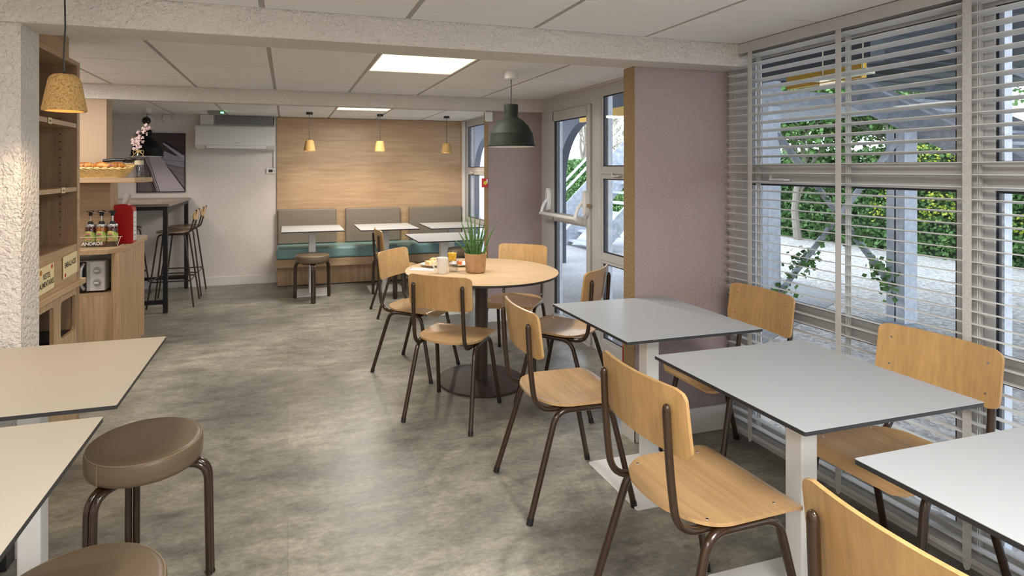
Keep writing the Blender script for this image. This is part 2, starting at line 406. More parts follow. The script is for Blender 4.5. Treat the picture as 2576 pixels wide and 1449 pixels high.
# ceiling tiles with grid, three bays
def ceiling_bay(name, x0, x1, y0, y1, xs, ys, holes=()):
    b = MB(); b.mat(1).box(x0, x1, y0, y1, CEIL+.012, CEIL+.05)
    b.mat(0)
    X = [x0]+[x for x in xs if x0 < x < x1]+[x1]; Y = [y0]+[y for y in ys if y0 < y < y1]+[y1]
    g = .012
    for i in range(len(X)-1):
        for j in range(len(Y)-1):
            cx, cy = (X[i]+X[i+1])/2, (Y[j]+Y[j+1])/2
            if any(abs(cx-h[0]) < .2 and abs(cy-h[1]) < .2 for h in holes): continue
            b.box(X[i]+g, X[i+1]-g, Y[j]+g*.5, Y[j+1]-g*.5, CEIL-.001, CEIL+.02)
    b.mat(2)
    for x in X[1:-1]: b.box(x-g*1.1, x+g*1.1, y0, y1, CEIL+.002, CEIL+.013)
    for y in Y[1:-1]: b.box(x0, x1, y-.006, y+.006, CEIL+.003, CEIL+.013)
    return struct(b.build(name, [M['tile'], M['gap_dark'], M['tile_grid']]))
XS = [-.1-.602*k for k in range(4, 0, -1)]+[-.1+.603*k for k in range(0, 5)]
holes = [(p[0], p[1]) for p in PANELS_AND_FILL]
ceiling_bay('ceiling', XL, 2.37, -2.0, 2.42, XS, [-2.25+.6015*k for k in range(0, 8)], [])
ceiling_bay('ceiling', XL, 2.37, 2.6, 4.9, XS, [3.19, 3.79, 4.39], [(.806, 3.49)])
ceiling_bay('ceiling', XL, 2.37, 5.0, 7.45, XS, [5.19, 5.79, 6.39, 6.99], [(.806, 6.09)])
# beams
struct(MB().box(XL-.05, 2.36, 2.42, 2.62, 1.968, CEIL+.05).build('trim_1', M['stucco_white']))
struct(MB().box(XL-.05, 2.36, 4.9, 5.0, 1.968, CEIL+.05).build('trim_2', M['stucco_white']))
# walls
struct(MB().box(XL-.1, XL, -2.0, 7.6, 0, 2.2).build('wall_left', M['stucco_back']))
struct(MB().box(XL, 2.5, -2.1, -2.0, 0, 2.2).build('wall_front', M['stucco_back']))
struct(MB().box(XL-.1, 2.5, 7.43, 7.6, 0, 2.2).build('wall_back', M['stucco_back']))
struct(MB().box(XL, -.947, 2.44, 2.6, 0, 1.968).build('wall_near_left', M['stucco_white']))
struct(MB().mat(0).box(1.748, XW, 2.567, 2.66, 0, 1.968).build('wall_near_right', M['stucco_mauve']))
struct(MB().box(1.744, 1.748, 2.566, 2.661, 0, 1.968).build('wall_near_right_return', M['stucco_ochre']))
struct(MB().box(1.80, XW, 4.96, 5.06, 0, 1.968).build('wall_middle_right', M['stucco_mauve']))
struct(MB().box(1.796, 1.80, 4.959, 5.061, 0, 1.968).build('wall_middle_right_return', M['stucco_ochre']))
struct(MB().box(XL, -1.345, 4.92, 5.06, .8, 1.968).build('wall_middle_left', M['plaster_peach']))
# baseboards
struct(MB().box(XL, -.13, 7.415, 7.43, 0, .105).build('baseboard_back', M['white_paint'], bevel=.002))
struct(MB().box(1.735, 2.33, 2.552, 2.567, 0, .136).box(1.733, 1.744, 2.552, 2.67, 0, .136).build('baseboard_near_right', M['white_paint'], bevel=.002))
struct(MB().box(1.787, 2.37, 4.945, 4.96, 0, .12).box(1.785, 1.796, 4.945, 5.06, 0, .12).build('baseboard_middle_right', M['white_paint'], bevel=.002))
struct(MB().box(XL, -.95, 2.425, 2.44, 0, .12).build('baseboard_near_left', M['white_paint'], bevel=.002))
# wood wall panel
struct(MB().box(-.129, 2.30, 7.405, 7.43, .0, CEIL-.006).build('wall_back_panel', M['oak_h']))
struct(MB().box(2.30, 2.345, 7.36, 7.43, 0, CEIL-.004).box(2.31, 2.335, 7.35, 7.36, 0, CEIL-.004).build('trim_3', M['white_paint']))

# glazed wall: frames + glass.  z bands
def glazed(idx, ys, y0, y1, handle=True):
    """ys = list of (ya,yb) panes; mullions fill the rest"""
    b = MB(); x0, x1 = XW-.03, XW+.02
    edges = [y0]+[v for p in ys for v in p]+[y1]
    for i in range(0, len(edges), 2):
        b.box(x0, x1, edges[i], edges[i+1], 0, 2.09)
        if edges[i+1]-edges[i] > .05: b.box(x0-.008, x0, (edges[i]+edges[i+1])/2-.010, (edges[i]+edges[i+1])/2+.010, .05, 2.05)
    for ya, yb in ys:
        for za, zb in ((2.02, 2.09), (0, .09), (1.378, 1.424), (.722, .756)): b.box(x0, x1, ya, yb, za, zb)
        b.box(x0-.010, x0, ya-.01, yb+.01, 1.392, 1.408)
    w = struct(b.build('window_%d' % idx, M['pvc']))
    for ya, yb in ys:
        for za, zb in ((1.424, 2.02), (.756, 1.378), (.09, .722)):
            t = .009; e = .024
            f = MB().mat(0).box(x0+.004, x0+.02, ya, ya+e, za, zb).box(x0+.004, x0+.02, yb-e, yb, za, zb).box(x0+.004, x0+.02, ya+e, yb-e, za, za+e).box(x0+.004, x0+.02, ya+e, yb-e, zb-e, zb)
            f.mat(1).box(x0+.012, x0+.024, ya+e, ya+e+t, za+e, zb-e).box(x0+.012, x0+.024, yb-e-t, yb-e, za+e, zb-e).box(x0+.012, x0+.024, ya+e+t, yb-e-t, za+e, za+e+t).box(x0+.012, x0+.024, ya+e+t, yb-e-t, zb-e-t, zb-e)
            f.build('window_sash', [M['pvc'], M['gasket']], w)
            MB().add([(x0+.019, ya+.02, za+.02), (x0+.019, yb-.02, za+.02), (x0+.019, yb-.02, zb-.02), (x0+.019, ya+.02, zb-.02)], [(0, 1, 2, 3)]).build('glass_pane', M['glass'], w)
        # white outer jamb seen through the glass
        MB().box(x1+.001, x1+.04, yb-.026, yb+.02, .02, 2.0).build('outer_jamb', M['galv_light'], w)
        if handle and yb-ya > .3:
            yc = yb-.22
            MB().box(x0-.03, x0-.004, yc-.07, yc+.03, 1.372, 1.382).box(x0-.022, x0, yc+.02, yc+.035, 1.372, 1.40).build('window_handle', M['pvc_white'], w)
    return w
glazed(1, [(-1.9, -.82), (-.69, .25), (.37, 1.373), (1.440, 2.46)], -2.0, 2.60)
glazed(2, [(2.78, 3.90)], 2.60, 3.93)
glazed(3, [(5.14, 6.15), (6.22, 7.31)], 5.06, 7.40)
# door
d = struct(MB().box(XW-.03, XW+.02, 4.03, 4.80, 1.955, 2.09).box(XW-.03, XW+.02, 3.931, 4.03, 0, 2.09).box(XW-.03, XW+.02, 4.80, 4.962, 0, 2.09)
           .box(XW-.05, XW+.02, 4.03, 4.80, -.0, .018).build('door_1', M['pvc']))
xl = XW-.045
MB().mat(0).box(xl, xl+.05, 4.035, 4.095, .022, 1.95).box(xl, xl+.05, 4.69, 4.795, .022, 1.95).box(xl, xl+.05, 4.09, 4.70, 1.865, 1.95).box(xl, xl+.05, 4.09, 4.70, .022, .11).box(xl, xl+.05, 4.09, 4.70, .955, 1.03)\
  .mat(1).box(xl+.015, xl+.03, 4.681, 4.69, .11, 1.865).box(xl+.015, xl+.03, 4.66, 4.668, .11, 1.865).box(xl+.02, xl+.03, 4.096, 4.68, 1.857, 1.865).build('door_leaf', [M['pvc'], M['gasket']], d)
for za, zb in ((.10, .96), (1.02, 1.87)): MB().add([(xl+.022, 4.09, za), (xl+.022, 4.70, za), (xl+.022, 4.70, zb), (xl+.022, 4.09, zb)], [(0, 1, 2, 3)]).build('glass_pane', M['glass'], d)
MB().box(XW+.021, XW+.05, 4.69, 4.75, .02, 1.95).build('outer_jamb', M['galv_light'], d)
# panic bar
pb = thing('panic_bar', 'white push bar with two oval end housings across the glass door', 'push bar', (xl, 4.4, 1.1))
def housing(yc, s):
    b = MB(); out = []
    for k in range(24):
        a = 2*PI*k/24; out.append((yc+.028*math.cos(a)+.0*s, 1.15+.105*math.sin(a)))
    b.prism([(p[0]-4.4, p[1]-1.1) for p in out], -.045, 0, 'x'); return b.build('end_housing', M['white_metal'], pb, True, .004)
housing(4.745, 1); housing(4.062, -1)
for yc in (4.725, 4.09):
    MB().tube(fillet([(-.04, yc-4.4, .06), (-.085, yc-4.4, .0), (-.105, yc-4.4, -.075)], .03), .014, 12).build('lever_arm', M['white_metal'], pb, True)
MB().cyl((-.105, 4.735-4.4, -.075), (-.105, 4.08-4.4, -.075), .0165, 20).build('push_rod', M['white_metal'], pb, True)
MB().box(-.03, -.004, 4.02-4.4, 4.055-4.4, .02, .05).build('strike_latch', mat('brass', (.45, .33, .18), .35, .8), pb)

# ================================================================== ADDED FILL LAMPS AND CEILING LIGHT PANELS_AND_FILL
m = M['panel'] = mat('light_panel', (.9, .88, .75), .5, emit=(1, .94, .66), es=1.02)
for i, (x, y, p) in enumerate(PANELS_AND_FILL):
    lab = ['lit square ceiling panel glowing pale yellow in front of the green pendant, the larger one in view', 'lit ceiling panel far back above the bench row, seen as a thin bright strip'][i] if i < 2 else None
    if i < 2:
        t = thing('ceiling_light_panel', lab, 'ceiling light', (x, y, CEIL), 0, 'square ceiling light panels')
        MB().box(-.283, .283, -.287, .287, .004, .012).build('diffuser', M['panel'], t)
        MB().box(-.291, -.283, -.295, .295, 0, .014).box(.283, .291, -.295, .295, 0, .014).box(-.283, .283, -.295, -.287, 0, .014).box(-.283, .283, .287, .295, 0, .014).build('panel_frame', M['white_paint'], t)
    if p: area('panel_or_fill_light', x, y, CEIL-.006, .56, .57, p)

# ================================================================== CHAIRS
WB = .195
def make_chair():
    root = thing('school_chair', 'x', 'chair')
    # seat
    zs = .454
    def seat_half(t):      # t 0 back .. 1 front -> half width
        return .150+.041*min(1, t/.55)**.8
    def surf(x, y):
        z = zs - .010*math.cos(min(1, abs(x)/.19)*PI/2)*(1 if y < .1 else max(0, 1-(y-.1)/.1))
        if y > .17: z -= 1.6*(y-.17)**2*3
        if y < -.12: z += .6*(-.12-y)**2*4
        return z
    y0, y1 = -.185, .236
    def sf(u, v):
        # map square to rounded outline
        y = y0+(y1-y0)*v; hw = .191
        rb, rf = .13, .045
        if y < y0+rb: k = (y0+rb-y)/rb; hw = .191-.055*(1-math.sqrt(max(0, 1-k*k)))*2.0
        if y > y1-rf: k = (y-(y1-rf))/rf; hw = .191-rf*(1-math.sqrt(max(0, 1-k*k)))
        x = (2*u-1)*hw
        if y < y0+.05: y = y0+(y-y0)
        yy = y + (.012 if v < .001 else 0)
        bow = .045*(abs(x)/.191)**2.2*(1-v)**3
        yy = y+bow
        return (x, yy, surf(x, y)), (0, 0, 1)
    seat = MB().sheet(sf, 18, 28, .011).build('seat', M['beech_seat'], root, True, angle=50)
    # backrest: curved sheet, corners rounded
    def bf(u, v):
        z = .645+.193*v; hw = WB; rc = .03
        dz = min(z-.645, .838-z)
        if dz < rc: k = (rc-dz)/rc; hw = WB-rc*(1-math.sqrt(max(0, 1-k*k)))
        x = (2*u-1)*hw
        y = -.181-.025*v-.030*(1-(x/WB)**2)
        return (x, y, z), (-.3*x, 1, .1)
    back = MB().sheet(bf, 24, 22, .0105).build('backrest', M['beech'], root, True, angle=50)
    # screws
    sc = MB().lathe([(.0045, 0), (.004, .0015), (0, .002)], (0, 0, 0), 10)
    sm = None
    for x in (-.152, .152):
        for z in (.69, .79):
            v = (z-.645)/.193; y = -.181-.025*v-.030*(1-(x/WB)**2)+.0052
            if sm is None:
                s = sc.build('screw', M['chrome'], back, True); sm = s.data
            else:
                s = bpy.data.objects.new('screw', sm); COL.objects.link(s); s.parent = back
            s.location = (x, y, z); s.rotation_euler = (-PI/2, 0, 0)
    for x in (-.155, .155):
        for y in (-.10, .14):
            s = bpy.data.objects.new('screw', sm); COL.objects.link(s); s.parent = seat; s.location = (x, y, surf(x, y)+.0055)
    for sx in (-1, 1):
        for fy, ty, nm in ((.227, .13, 'front'), (-.248, -.115, 'rear')):
            mid = .01
            pts = fillet([(sx*.205, fy, .004), (sx*.176, ty, .432), (sx*.176, mid, .432)], .07, 8)
            leg = MB().tube(pts, .0125, 14).build('leg', M['brown_metal'], root, True)
            dr = (Vector(pts[1])-Vector(pts[0])).normalized()
            a = Vector(pts[0]); MB().cyl((a.x, a.y, 0.0), a+dr*.022, .0138, 14).build('foot_cap', M['black_plastic'], leg, True)
        pts = fillet([(sx*.150, .13, .431), (sx*.153, -.20, .431), (sx*.152, -.222, .60), (sx*.150, -.232, .775)], .075, 8)
        rs = [.0115]*len(pts); 
        MB().tube(pts, .0115, 14, rs=rs).sphere((sx*.150, -.232, .775), .0125, .010, .018, 12, 8).build('back_post', M['brown_metal'], root, True)
    for yy in (.125, -.09): MB().cyl((-.165, yy, .431), (.165, yy, .431), .009, 12).build('cross_tube', M['brown_metal'], root, True)
    return root
chair = make_chair()
CH = [
 (.943, 3.187, -.70, 'beech chair on the near side of the round table, its back toward the camera', 'A'),
 (1.187, 2.282, -1.60, 'beech school chair tucked at the left edge of the grey table nearest the mauve column', 'D'),
 (1.215, 1.462, -1.54, 'beech school chair at the left of the middle grey window table, whole seat in view', 'E'),
 (1.175, .672, -1.57, 'nearest beech chair cropped by the bottom right of the picture, only its backrest showing', 'K'),
 (2.012, 1.437, 1.60, 'beech chair between the middle grey table and the blinds, large backrest facing the room', 'G'),
 (2.034, 2.240, 1.56, 'beech chair by the blinds beside the mauve column, behind the far grey window table', 'F'),
 (.893, 3.945, -2.326, 'beech chair at the far left of the round table, facing the camera side', 'B'),
 (1.640, 3.145, .70, 'beech chair between the round table and the farthest grey table, near the glass door', 'H'),
 (1.066, 5.545, -1.55, 'beech chair beyond the round table, edge-on beside the white table before the bench', 'C'),
 (1.640, 3.920, 2.46, 'beech chair behind the round table, against the mauve wall beside the glass door', 'I'),
]
for i, (x, y, r, lab, k) in enumerate(CH):
    if i == 0: chair.location = (x, y, 0); chair.rotation_euler = (0, 0, r); chair['label'] = lab; chair['group'] = 'beech and brown tube chairs'
    else: dup(chair, (x, y, 0), r, lab, 'beech and brown tube chairs')

# ================================================================== PEDESTAL TABLES
def make_table(w, dp, z, lab, grp, loc, top, postw=.06, base=.4, basey=None, basex=None, px=0, py=0):
    t = thing('pedestal_table', lab, 'table', (loc[0], loc[1], 0), 0, grp)
    b = MB(); b.mat(0).prism(rrect(-w/2, w/2, -dp/2, dp/2, .004, 2), z-.0014, z); b.mat(1).prism(rrect(-w/2, w/2, -dp/2, dp/2, .004, 2), z-.0125, z-.0014)
    b.build('tabletop', [top, M['hpl_edge']], t)
    MB().prism(rrect(px-postw/2, px+postw/2, py-postw/2, py+postw/2, .006, 3), .008, z-.0125).box(px-.16, px+.16, py-.16, py+.16, z-.018, z-.0125).build('post', M['white_metal'], t)
    bx = basex or base; by = basey or base
    MB().prism(rrect(px-bx/2, px+bx/2, py-by/2, py+by/2, .012, 3), 0, .010).build('base_plate', M['white_metal'], t, bevel=.003)
    return t
GW = 'grey topped tables along the blinds'
make_table(.657, .645, .755, 'grey square table beside the mauve column, farthest of the three by the blinds', GW, (1.600, 2.239), M['hpl_white'], postw=.065)
make_table(.662, .618, .755, 'middle grey square table by the blinds, fully in view with a black edge', GW, (1.606, 1.443), M['hpl_white'], postw=.065)
make_table(.662, .63, .755, 'nearest grey table by the blinds, cut off by the right border of the picture', GW, (1.600, .684), M['hpl_white'], postw=.065)
GL = 'cream topped tables at the left'
make_table(.645, .665, .776, 'cream table at the left in front of the waste cabinet, farther of the two', GL, (-.778, 2.09), M['hpl_cream'], postw=.065)
make_table(.645, .665, .776, 'cream table in the bottom left corner, nearest of the two on that side', GL, (-.79, 1.352), M['hpl_cream'], postw=.065)
GF = 'white tables along the far bench'
make_table(.675, .68, .745, 'white table by the far bench at its left end, a round stool in front', GF, (.272, 6.69), M['hpl_white'], postw=.075)
make_table(.672, .70, .745, 'white table by the far bench under the middle cork pendant', GF, (1.12, 6.66), M['hpl_white'], postw=.075)
make_table(.65, .68, .745, 'white table at the right end of the far bench, seen behind the spiky plant', GF, (1.915, 6.61), M['hpl_white'], postw=.075)
make_table(.66, .66, .745, 'white table standing ahead of the bench row, just behind the round table', GF, (1.513, 5.49), M['hpl_white'], postw=.075)
# round table
t = thing('round_table', 'round oak topped table with dark brown column and disc foot', 'table', (1.258, 3.60, 0))
MB().mat(0).lathe([(.514, .7436), (.514, .745)], n=96).mat(1).lathe([(.512, .730), (.515, .733), (.515, .7436)], n=96).build('tabletop', [M['table_oak'], M['hpl_edge']], t)
MB().lathe([(.042, .012), (.042, .715), (.14, .72), (.14, .73)], n=32).build('column', M['bronze_metal'], t, True)
MB().lathe([(.296, 0), (.298, .006), (.292, .012), (.0, .013)], n=96).build('disc_foot', M['bronze_metal'], t, True)

# ================================================================== STOOLS
def make_stool():
    root = thing('round_stool', 'x', 'stool')
    r = .184
    MB().lathe([(r-.02, .412), (r-.003, .418), (r, .431), (r, .475), (r-.006, .487), (r-.02, .493), (r*.5, .498), (0, .499)], n=64).build('seat_cushion', M['taupe'], root, True, angle=70)
    MB().tube([(r*.972*math.cos(a*2*PI/72), r*.972*math.sin(a*2*PI/72), .4855) for a in range(72)], .0016, 6, True).cyl((r*math.cos(-2.1), r*math.sin(-2.1), .418), (r*math.cos(-2.1), r*math.sin(-2.1), .485), .0012, 6).build('seam', M['thread'], root, True)
    MB().lathe([(.13, .398), (.145, .412)], n=48).build('seat_pan', M['brown_metal'], root, True)
    for k in range(3):
        a = k*2*PI/3; c, s = math.cos(a), math.sin(a); b = MB()
        for off in (-.0135, .0135):
            b.tube(fillet([(.06*c-off*s, .06*s+off*c, .397), (.205*c-off*s, .205*s+off*c, .397), (.212*c-off*s, .212*s+off*c, .003)], .062, 8), .0125, 12)
        leg = b.build('leg', M['brown_metal'], root, True)
        MB().cyl((.212*c, .212*s, 0), (.212*c, .212*s, .004), .017, 14).build('foot_pad', M['black_plastic'], leg)
    return root
st = make_stool(); GS = 'round taupe stools'
st.location = (-.475, 2.18, 0); st.rotation_euler = (0, 0, -.1); st['group'] = GS
st['label'] = 'round taupe stool beside the cream tables, whole cushion and three legs in view'
dup(st, (-.452, 1.425, 0), .5, 'round taupe stool cropped by the bottom border of the picture, under the cream table corner', GS)
dup(st, (.262, 6.36, 0), -PI/2, 'round taupe stool at the far left white table in front of the teal bench', GS)
dup(st, (1.125, 6.33, 0), -PI/2+.05, 'round taupe stool mostly hidden behind the beech chairs at the middle bench table', GS)
dup(st, (1.985, 6.36, 0), -PI/2, 'round taupe stool behind the spiky plant, at the right end of the teal bench', GS)

# ================================================================== FAR BENCH
b = thing('banquette_bench', 'long teal seated bench on an oak box along the panelled back wall', 'bench', (0, 7.2, 0))
MB().box(-.12, 2.29, -.08, .2, 0.012, .25).build('kick_panel', M['oak_v'], b)
MB().box(-.13, 2.295, -.215, .2, .25, .345).build('bench_box', M['oak_h'], b)
MB().box(-.115, 2.28, -.07, .19, 0, .012).build('plinth', M['black_plastic'], b)
def cushion(x0, x1):
    MB().box(x0, x1, -.225, .2, .346, .482).build('seat_cushion', M['teal'], b, bevel=.03).modifiers[0].segments = 5
cushion(-.13, 1.115); cushion(1.12, 2.293)
BR = [(-.121, .601, 'left'), (.716, 1.434, 'middle'), (1.552, 2.285, 'right')]
for x0, x1, nm in BR:
    o = MB().box(x0, x1, 7.34, 7.404, .485, .925).build('back_cushion', M['taupe_back'], None, bevel=.018)
    o.modifiers[0].segments = 4
    tag(o, 'taupe upholstered back pad fixed to the wood wall, %s one of three above the bench' % {'left': 'leftmost', 'middle': 'middle', 'right': 'rightmost'}[nm], 'back pad', 'taupe back pads over the bench')
# bench behind left tables
b = thing('banquette_bench', 'short teal seated bench against the near white wall, glimpsed under the cream tables', 'bench', (-1.5, 2.2, 0))
MB().box(-.42, .54, .16, .238, .0, .31).build('kick_panel', M['black_plastic'], b)
MB().box(-.42, .60, -.05, .238, .31, .355).build('bench_board', M['oak_h'], b)
MB().box(-.42, .61, -.06, .238, .356, .45).build('seat_cushion', M['teal'], b, bevel=.03).modifiers[0].segments = 4

# ================================================================== PENDANT LAMPS
def point(name, loc, e, color, r=.03, parent=None):
    d_ = bpy.data.lights.new(name, 'POINT'); d_.energy = e; d_.color = color; d_.shadow_soft_size = r
    o = bpy.data.objects.new(name, d_); COL.objects.link(o); o.location = loc; return o
def spot(name, loc, e, color, ang=150, r=.03):
    d_ = bpy.data.lights.new(name, 'SPOT'); d_.energy = e; d_.color = color; d_.shadow_soft_size = r; d_.spot_size = math.radians(ang); d_.spot_blend = .6
    o = bpy.data.objects.new(name, d_); COL.objects.link(o); o.location = loc; return o
def cork_pendant(loc, zt, lab, grp, lit=True, cap='black', kink=False):
    t = thing('cork_pendant_lamp', lab, 'pendant lamp', (loc[0], loc[1], zt), 0, grp)
    H_, rb, rt = .126, .066, .046
    MB().lathe([(rb-.009, 0), (rb, .0), (rb+.0015, .006), (rb, .012), (rt+.003, H_-.022), (rt-.003, H_-.008), (rt-.014, H_), (.0, H_+.001)], n=48, cap=False).build('lamp_shade', M['cork'], t, True, angle=70)
    MB().lathe([(rb-.009, 0), (rb-.014, .03), (rt-.012, H_-.03), (0, H_-.028)], n=40, cap=False).build('shade_lining', mat('cork_inside', (.75, .42, .15), .7), t, True)
    MB().lathe([(.012, H_), (.010, H_+.004), (.003, H_+.010)], n=20).build('cord_grip', M['black_plastic'], t, True)
    top = CEIL-zt
    pts = [(0, 0, H_+.008), (-.003, 0, H_+.05), (.002, 0, H_+(top-H_)*.5), (0, 0, top-.02)] if kink else [(0, 0, H_+.008), (0, 0, top-.02)]
    MB().tube(pts, .0028 if kink else .003, 8).build('cord', M['black_plastic'], t, True)
    MB().lathe([(.036, top-.026), (.038, top-.024), (.038, top-.001)], n=32).build('ceiling_canopy', M['black_plastic'], t, True)
    MB().sphere((0, 0, .04), .026, .026, .03).build('bulb', M['bulb_warm'], t, True)
    return t
ct = cork_pendant((-.742, 2.245), 1.630, 'big cork pendant lamp hanging nearest the camera at upper left', 'cork pendant lamps', kink=True)
spot('pendant_light', (-.742, 2.245, 1.64), 12, (1, .74, .46), 150)
for i, (x, y, zt) in enumerate([(.243, 6.73, 1.639), (1.068, 6.74, 1.640), (1.905, 6.76, 1.628)]):
    cork_pendant((x, y), zt, 'small cork pendant lamp hanging over the far bench, %s of three' % ['leftmost', 'middle', 'rightmost'][i], 'cork pendant lamps')
    spot('pendant_light', (x, y, zt+.01), 16.0, (1, .82, .6), 165)
def dome_pendant(loc, zb, lab, mt, canopy):
    t = thing('dome_pendant_lamp', lab, 'pendant lamp', (loc[0], loc[1], zb), 0, 'large rubber dome pendants')
    prof = [(.158, .0), (.163, .004), (.163, .010), (.156, .014), (.153, .045), (.146, .083), (.1465, .088), (.140, .094), (.118, .137), (.085, .173), (.055, .194), (.046, .198), (.046, .232), (.0475, .238), (.0475, .282), (.044, .285), (.0, .286)]
    MB().lathe(prof, n=64, cap=False).build('lamp_shade', mt, t, True, angle=35)
    MB().lathe([(.158, .0), (.150, .03), (.142, .083), (.112, .137), (.06, .185), (0, .19)], n=64, cap=False).build('shade_lining', M['lamp_inside'], t, True)
    top = CEIL-zb
    MB().cyl((0, 0, .285), (0, 0, top-.03), .0035, 8).build('cord', M['black_plastic'], t, True)
    MB().lathe([(.035, top-.056), (.043, top-.05), (.046, top-.02), (.046, top-.001)], n=32).build('ceiling_canopy', canopy, t, True)
    MB().sphere((0, 0, .07), .035, .035, .045).build('bulb', M['bulb_off'], t, True)
    return t
dome_pendant((1.446, 3.53), 1.578, 'dark green dome pendant lamp hanging over the round table', M['green_rubber'], M['white_paint'])
dome_pendant((-1.462, 6.77), 1.567, 'black dome pendant lamp over the high bar table in the back left corner', M['black_rubber'], M['white_paint'])

spot('pendant_light', (1.446, 3.53, 1.60), 26, (1, .93, .82), 160, .04); spot('pendant_light', (-1.462, 6.77, 1.59), 10, (1, .90, .76), 165, .04)
# ================================================================== VENETIAN BLIND
bl = thing('venetian_blind', 'wide white wooden slatted blind with cloth tapes over the right hand windows', 'blind', (2.306, 0, 0))
y0, y1 = -1.9, 2.502
MB().box(-.032, .03, y0-.01, y1+.005, 2.035, 2.080).box(-.034, -.028, y0-.01, y1+.005, 2.03, 2.083).build('head_rail', M['pvc'], bl, bevel=.002)
s = MB(); nsl = 45; pitch = .0432
for k in range(nsl):
    z = 2.012-pitch*k; dx = .0255
    n_ = 4
    tilt = -.0042
    pr = [(-dx, z-tilt-.0), (-dx*.5, z+.0012-tilt*.5), (0, z+.0018), (dx*.5, z+.0012+tilt*.5), (dx, z+tilt), (dx, z+tilt-.0026), (0, z-.0010), (-dx, z-tilt-.0026)]
    s.add([(p[0], y0, p[1]) for p in pr]+[(p[0], y1+R.uniform(-.004, .004), p[1]) for p in pr], [tuple(range(7, -1, -1)), tuple(range(8, 16))]+[(i, (i+1) % 8, 8+(i+1) % 8, 8+i) for i in range(8)])
s.build('slats', M['blind'], bl)
MB().box(-.026, .026, y0, y1, .058, .078).build('bottom_rail', M['pvc'], bl, bevel=.003)
for yt in (2.346, 1.864, 1.386, .62, -.2, -1.0):
    q = MB()
    q.box(-.0285, -.0275, yt-.0135, yt+.0135, .060, 2.04).box(.0275, .0285, yt-.0135, yt+.0135, .060, 2.04)
    q.build('cloth_tape', M['tape'], bl)
    MB().cyl((.006, yt-.018, .1), (.006, yt-.018, 2.03), .0012, 6).cyl((-.006, yt-.018, .1), (-.006, yt-.018, 2.03), .0012, 6).build('lift_cord', M['tape'], bl)
    MB().add([(-.029, yt-.013, .060), (-.029, yt+.013, .060), (-.029, yt+.010, .035), (-.029, yt+.003, .027), (-.029, yt-.009, .037), (-.0275, yt-.013, .060), (-.0275, yt+.013, .060), (-.0275, yt+.010, .035), (-.0275, yt+.003, .027), (-.0275, yt-.009, .037)],
             [(0,1,2,3,4),(9,8,7,6,5),(0,5,6,1),(1,6,7,2),(2,7,8,3),(3,8,9,4),(4,9,5,0)]).build('tape_end', M['tape'], bl)

# ================================================================== WASTE STATION (tall cabinet)
c = thing('waste_station_cabinet', 'tall oak cabinet with open shelves above two waste bin openings', 'cabinet', (-1.05, 2.62, 0))
def lx(x): return x+1.05
def ly(y): return y-2.62
D0 = -1.62+1.05
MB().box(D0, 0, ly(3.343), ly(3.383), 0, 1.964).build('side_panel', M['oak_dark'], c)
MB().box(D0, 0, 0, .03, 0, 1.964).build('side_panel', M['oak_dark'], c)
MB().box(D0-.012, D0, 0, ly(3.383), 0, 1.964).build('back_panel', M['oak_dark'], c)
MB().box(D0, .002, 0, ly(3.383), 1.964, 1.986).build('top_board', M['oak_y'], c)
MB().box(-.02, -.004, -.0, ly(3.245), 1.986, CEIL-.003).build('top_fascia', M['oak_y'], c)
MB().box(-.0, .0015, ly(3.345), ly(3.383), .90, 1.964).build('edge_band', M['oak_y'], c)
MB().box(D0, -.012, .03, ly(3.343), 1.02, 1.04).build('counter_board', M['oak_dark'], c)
MB().box(-.016, 0.0, .0, ly(3.345), .85, 1.042).build('front_board', M['oak_y'], c)
MB().box(-.012, .026, 0, ly(3.40), .828, .857).build('ledge', M['oak_y'], c, bevel=.003)
for zc in (1.314, 1.642):
    sh = MB().box(D0, -.002, .03, ly(3.343), zc, zc+.022).build('shelf', M['oak_y'], c)
# door panel with two openings
def panel_with_holes(x0, x1, ya, yb, za, zb, holes):
    b = MB()
    ys = sorted([ya, yb]+[v for h in holes for v in h[:2]])
    # solid strips between holes
    for i in range(0, len(ys), 2): b.box(x0, x1, ys[i], ys[i+1], za, zb)
    for h in holes:
        b.box(x0, x1, h[0], h[1], za, h[2]); b.box(x0, x1, h[0], h[1], h[3], zb)
        r = .022
        for cy, cz, a0 in ((h[0], h[2], 180), (h[1], h[2], 270), (h[1], h[3], 0), (h[0], h[3], 90)):
            sy = 1 if cy == h[0] else -1; sz = 1 if cz == h[2] else -1
            pts = [(cy, cz)]+[(cy+sy*r+r*math.cos(math.radians(a0+90*k/5)), cz+sz*r+r*math.sin(math.radians(a0+90*k/5))) for k in range(6)]
            b.prism(pts, x0, x1, 'x')
    return b
HO = [(ly(2.845), ly(3.045), .59, .785), (ly(3.132), ly(3.337-.006), .605, .785)]
panel_with_holes(-.018, -.001, 0, ly(3.37), .06, .828, HO).build('bin_door', M['oak_v'], c)
for h in HO: MB().box(-.30, -.03, h[0]-.02, h[1]+.02, .1, .60).build('bin_liner', M['black_plastic'], c)
MB().box(D0, -.05, 0.03, ly(3.34), .0, .06).build('plinth', M['black_plastic'], c)
bh = MB()
for k in range(17): bh.cyl((-.075, ly(3.3425), 1.09+.04*k), (-.075, ly(3.3405), 1.09+.04*k), .0032, 8)
bh.build('peg_holes', M['black_plastic'], c)
MB().lathe([(.055, 1.0405), (.062, 1.043), (.062, 1.0405)], (-.20, ly(2.93), 0), 24, False).lathe([(.0, 1.0402), (.056, 1.0405)], (-.20, ly(2.93), 0), 24, False).build('drop_ring', M['black_plastic'], c)
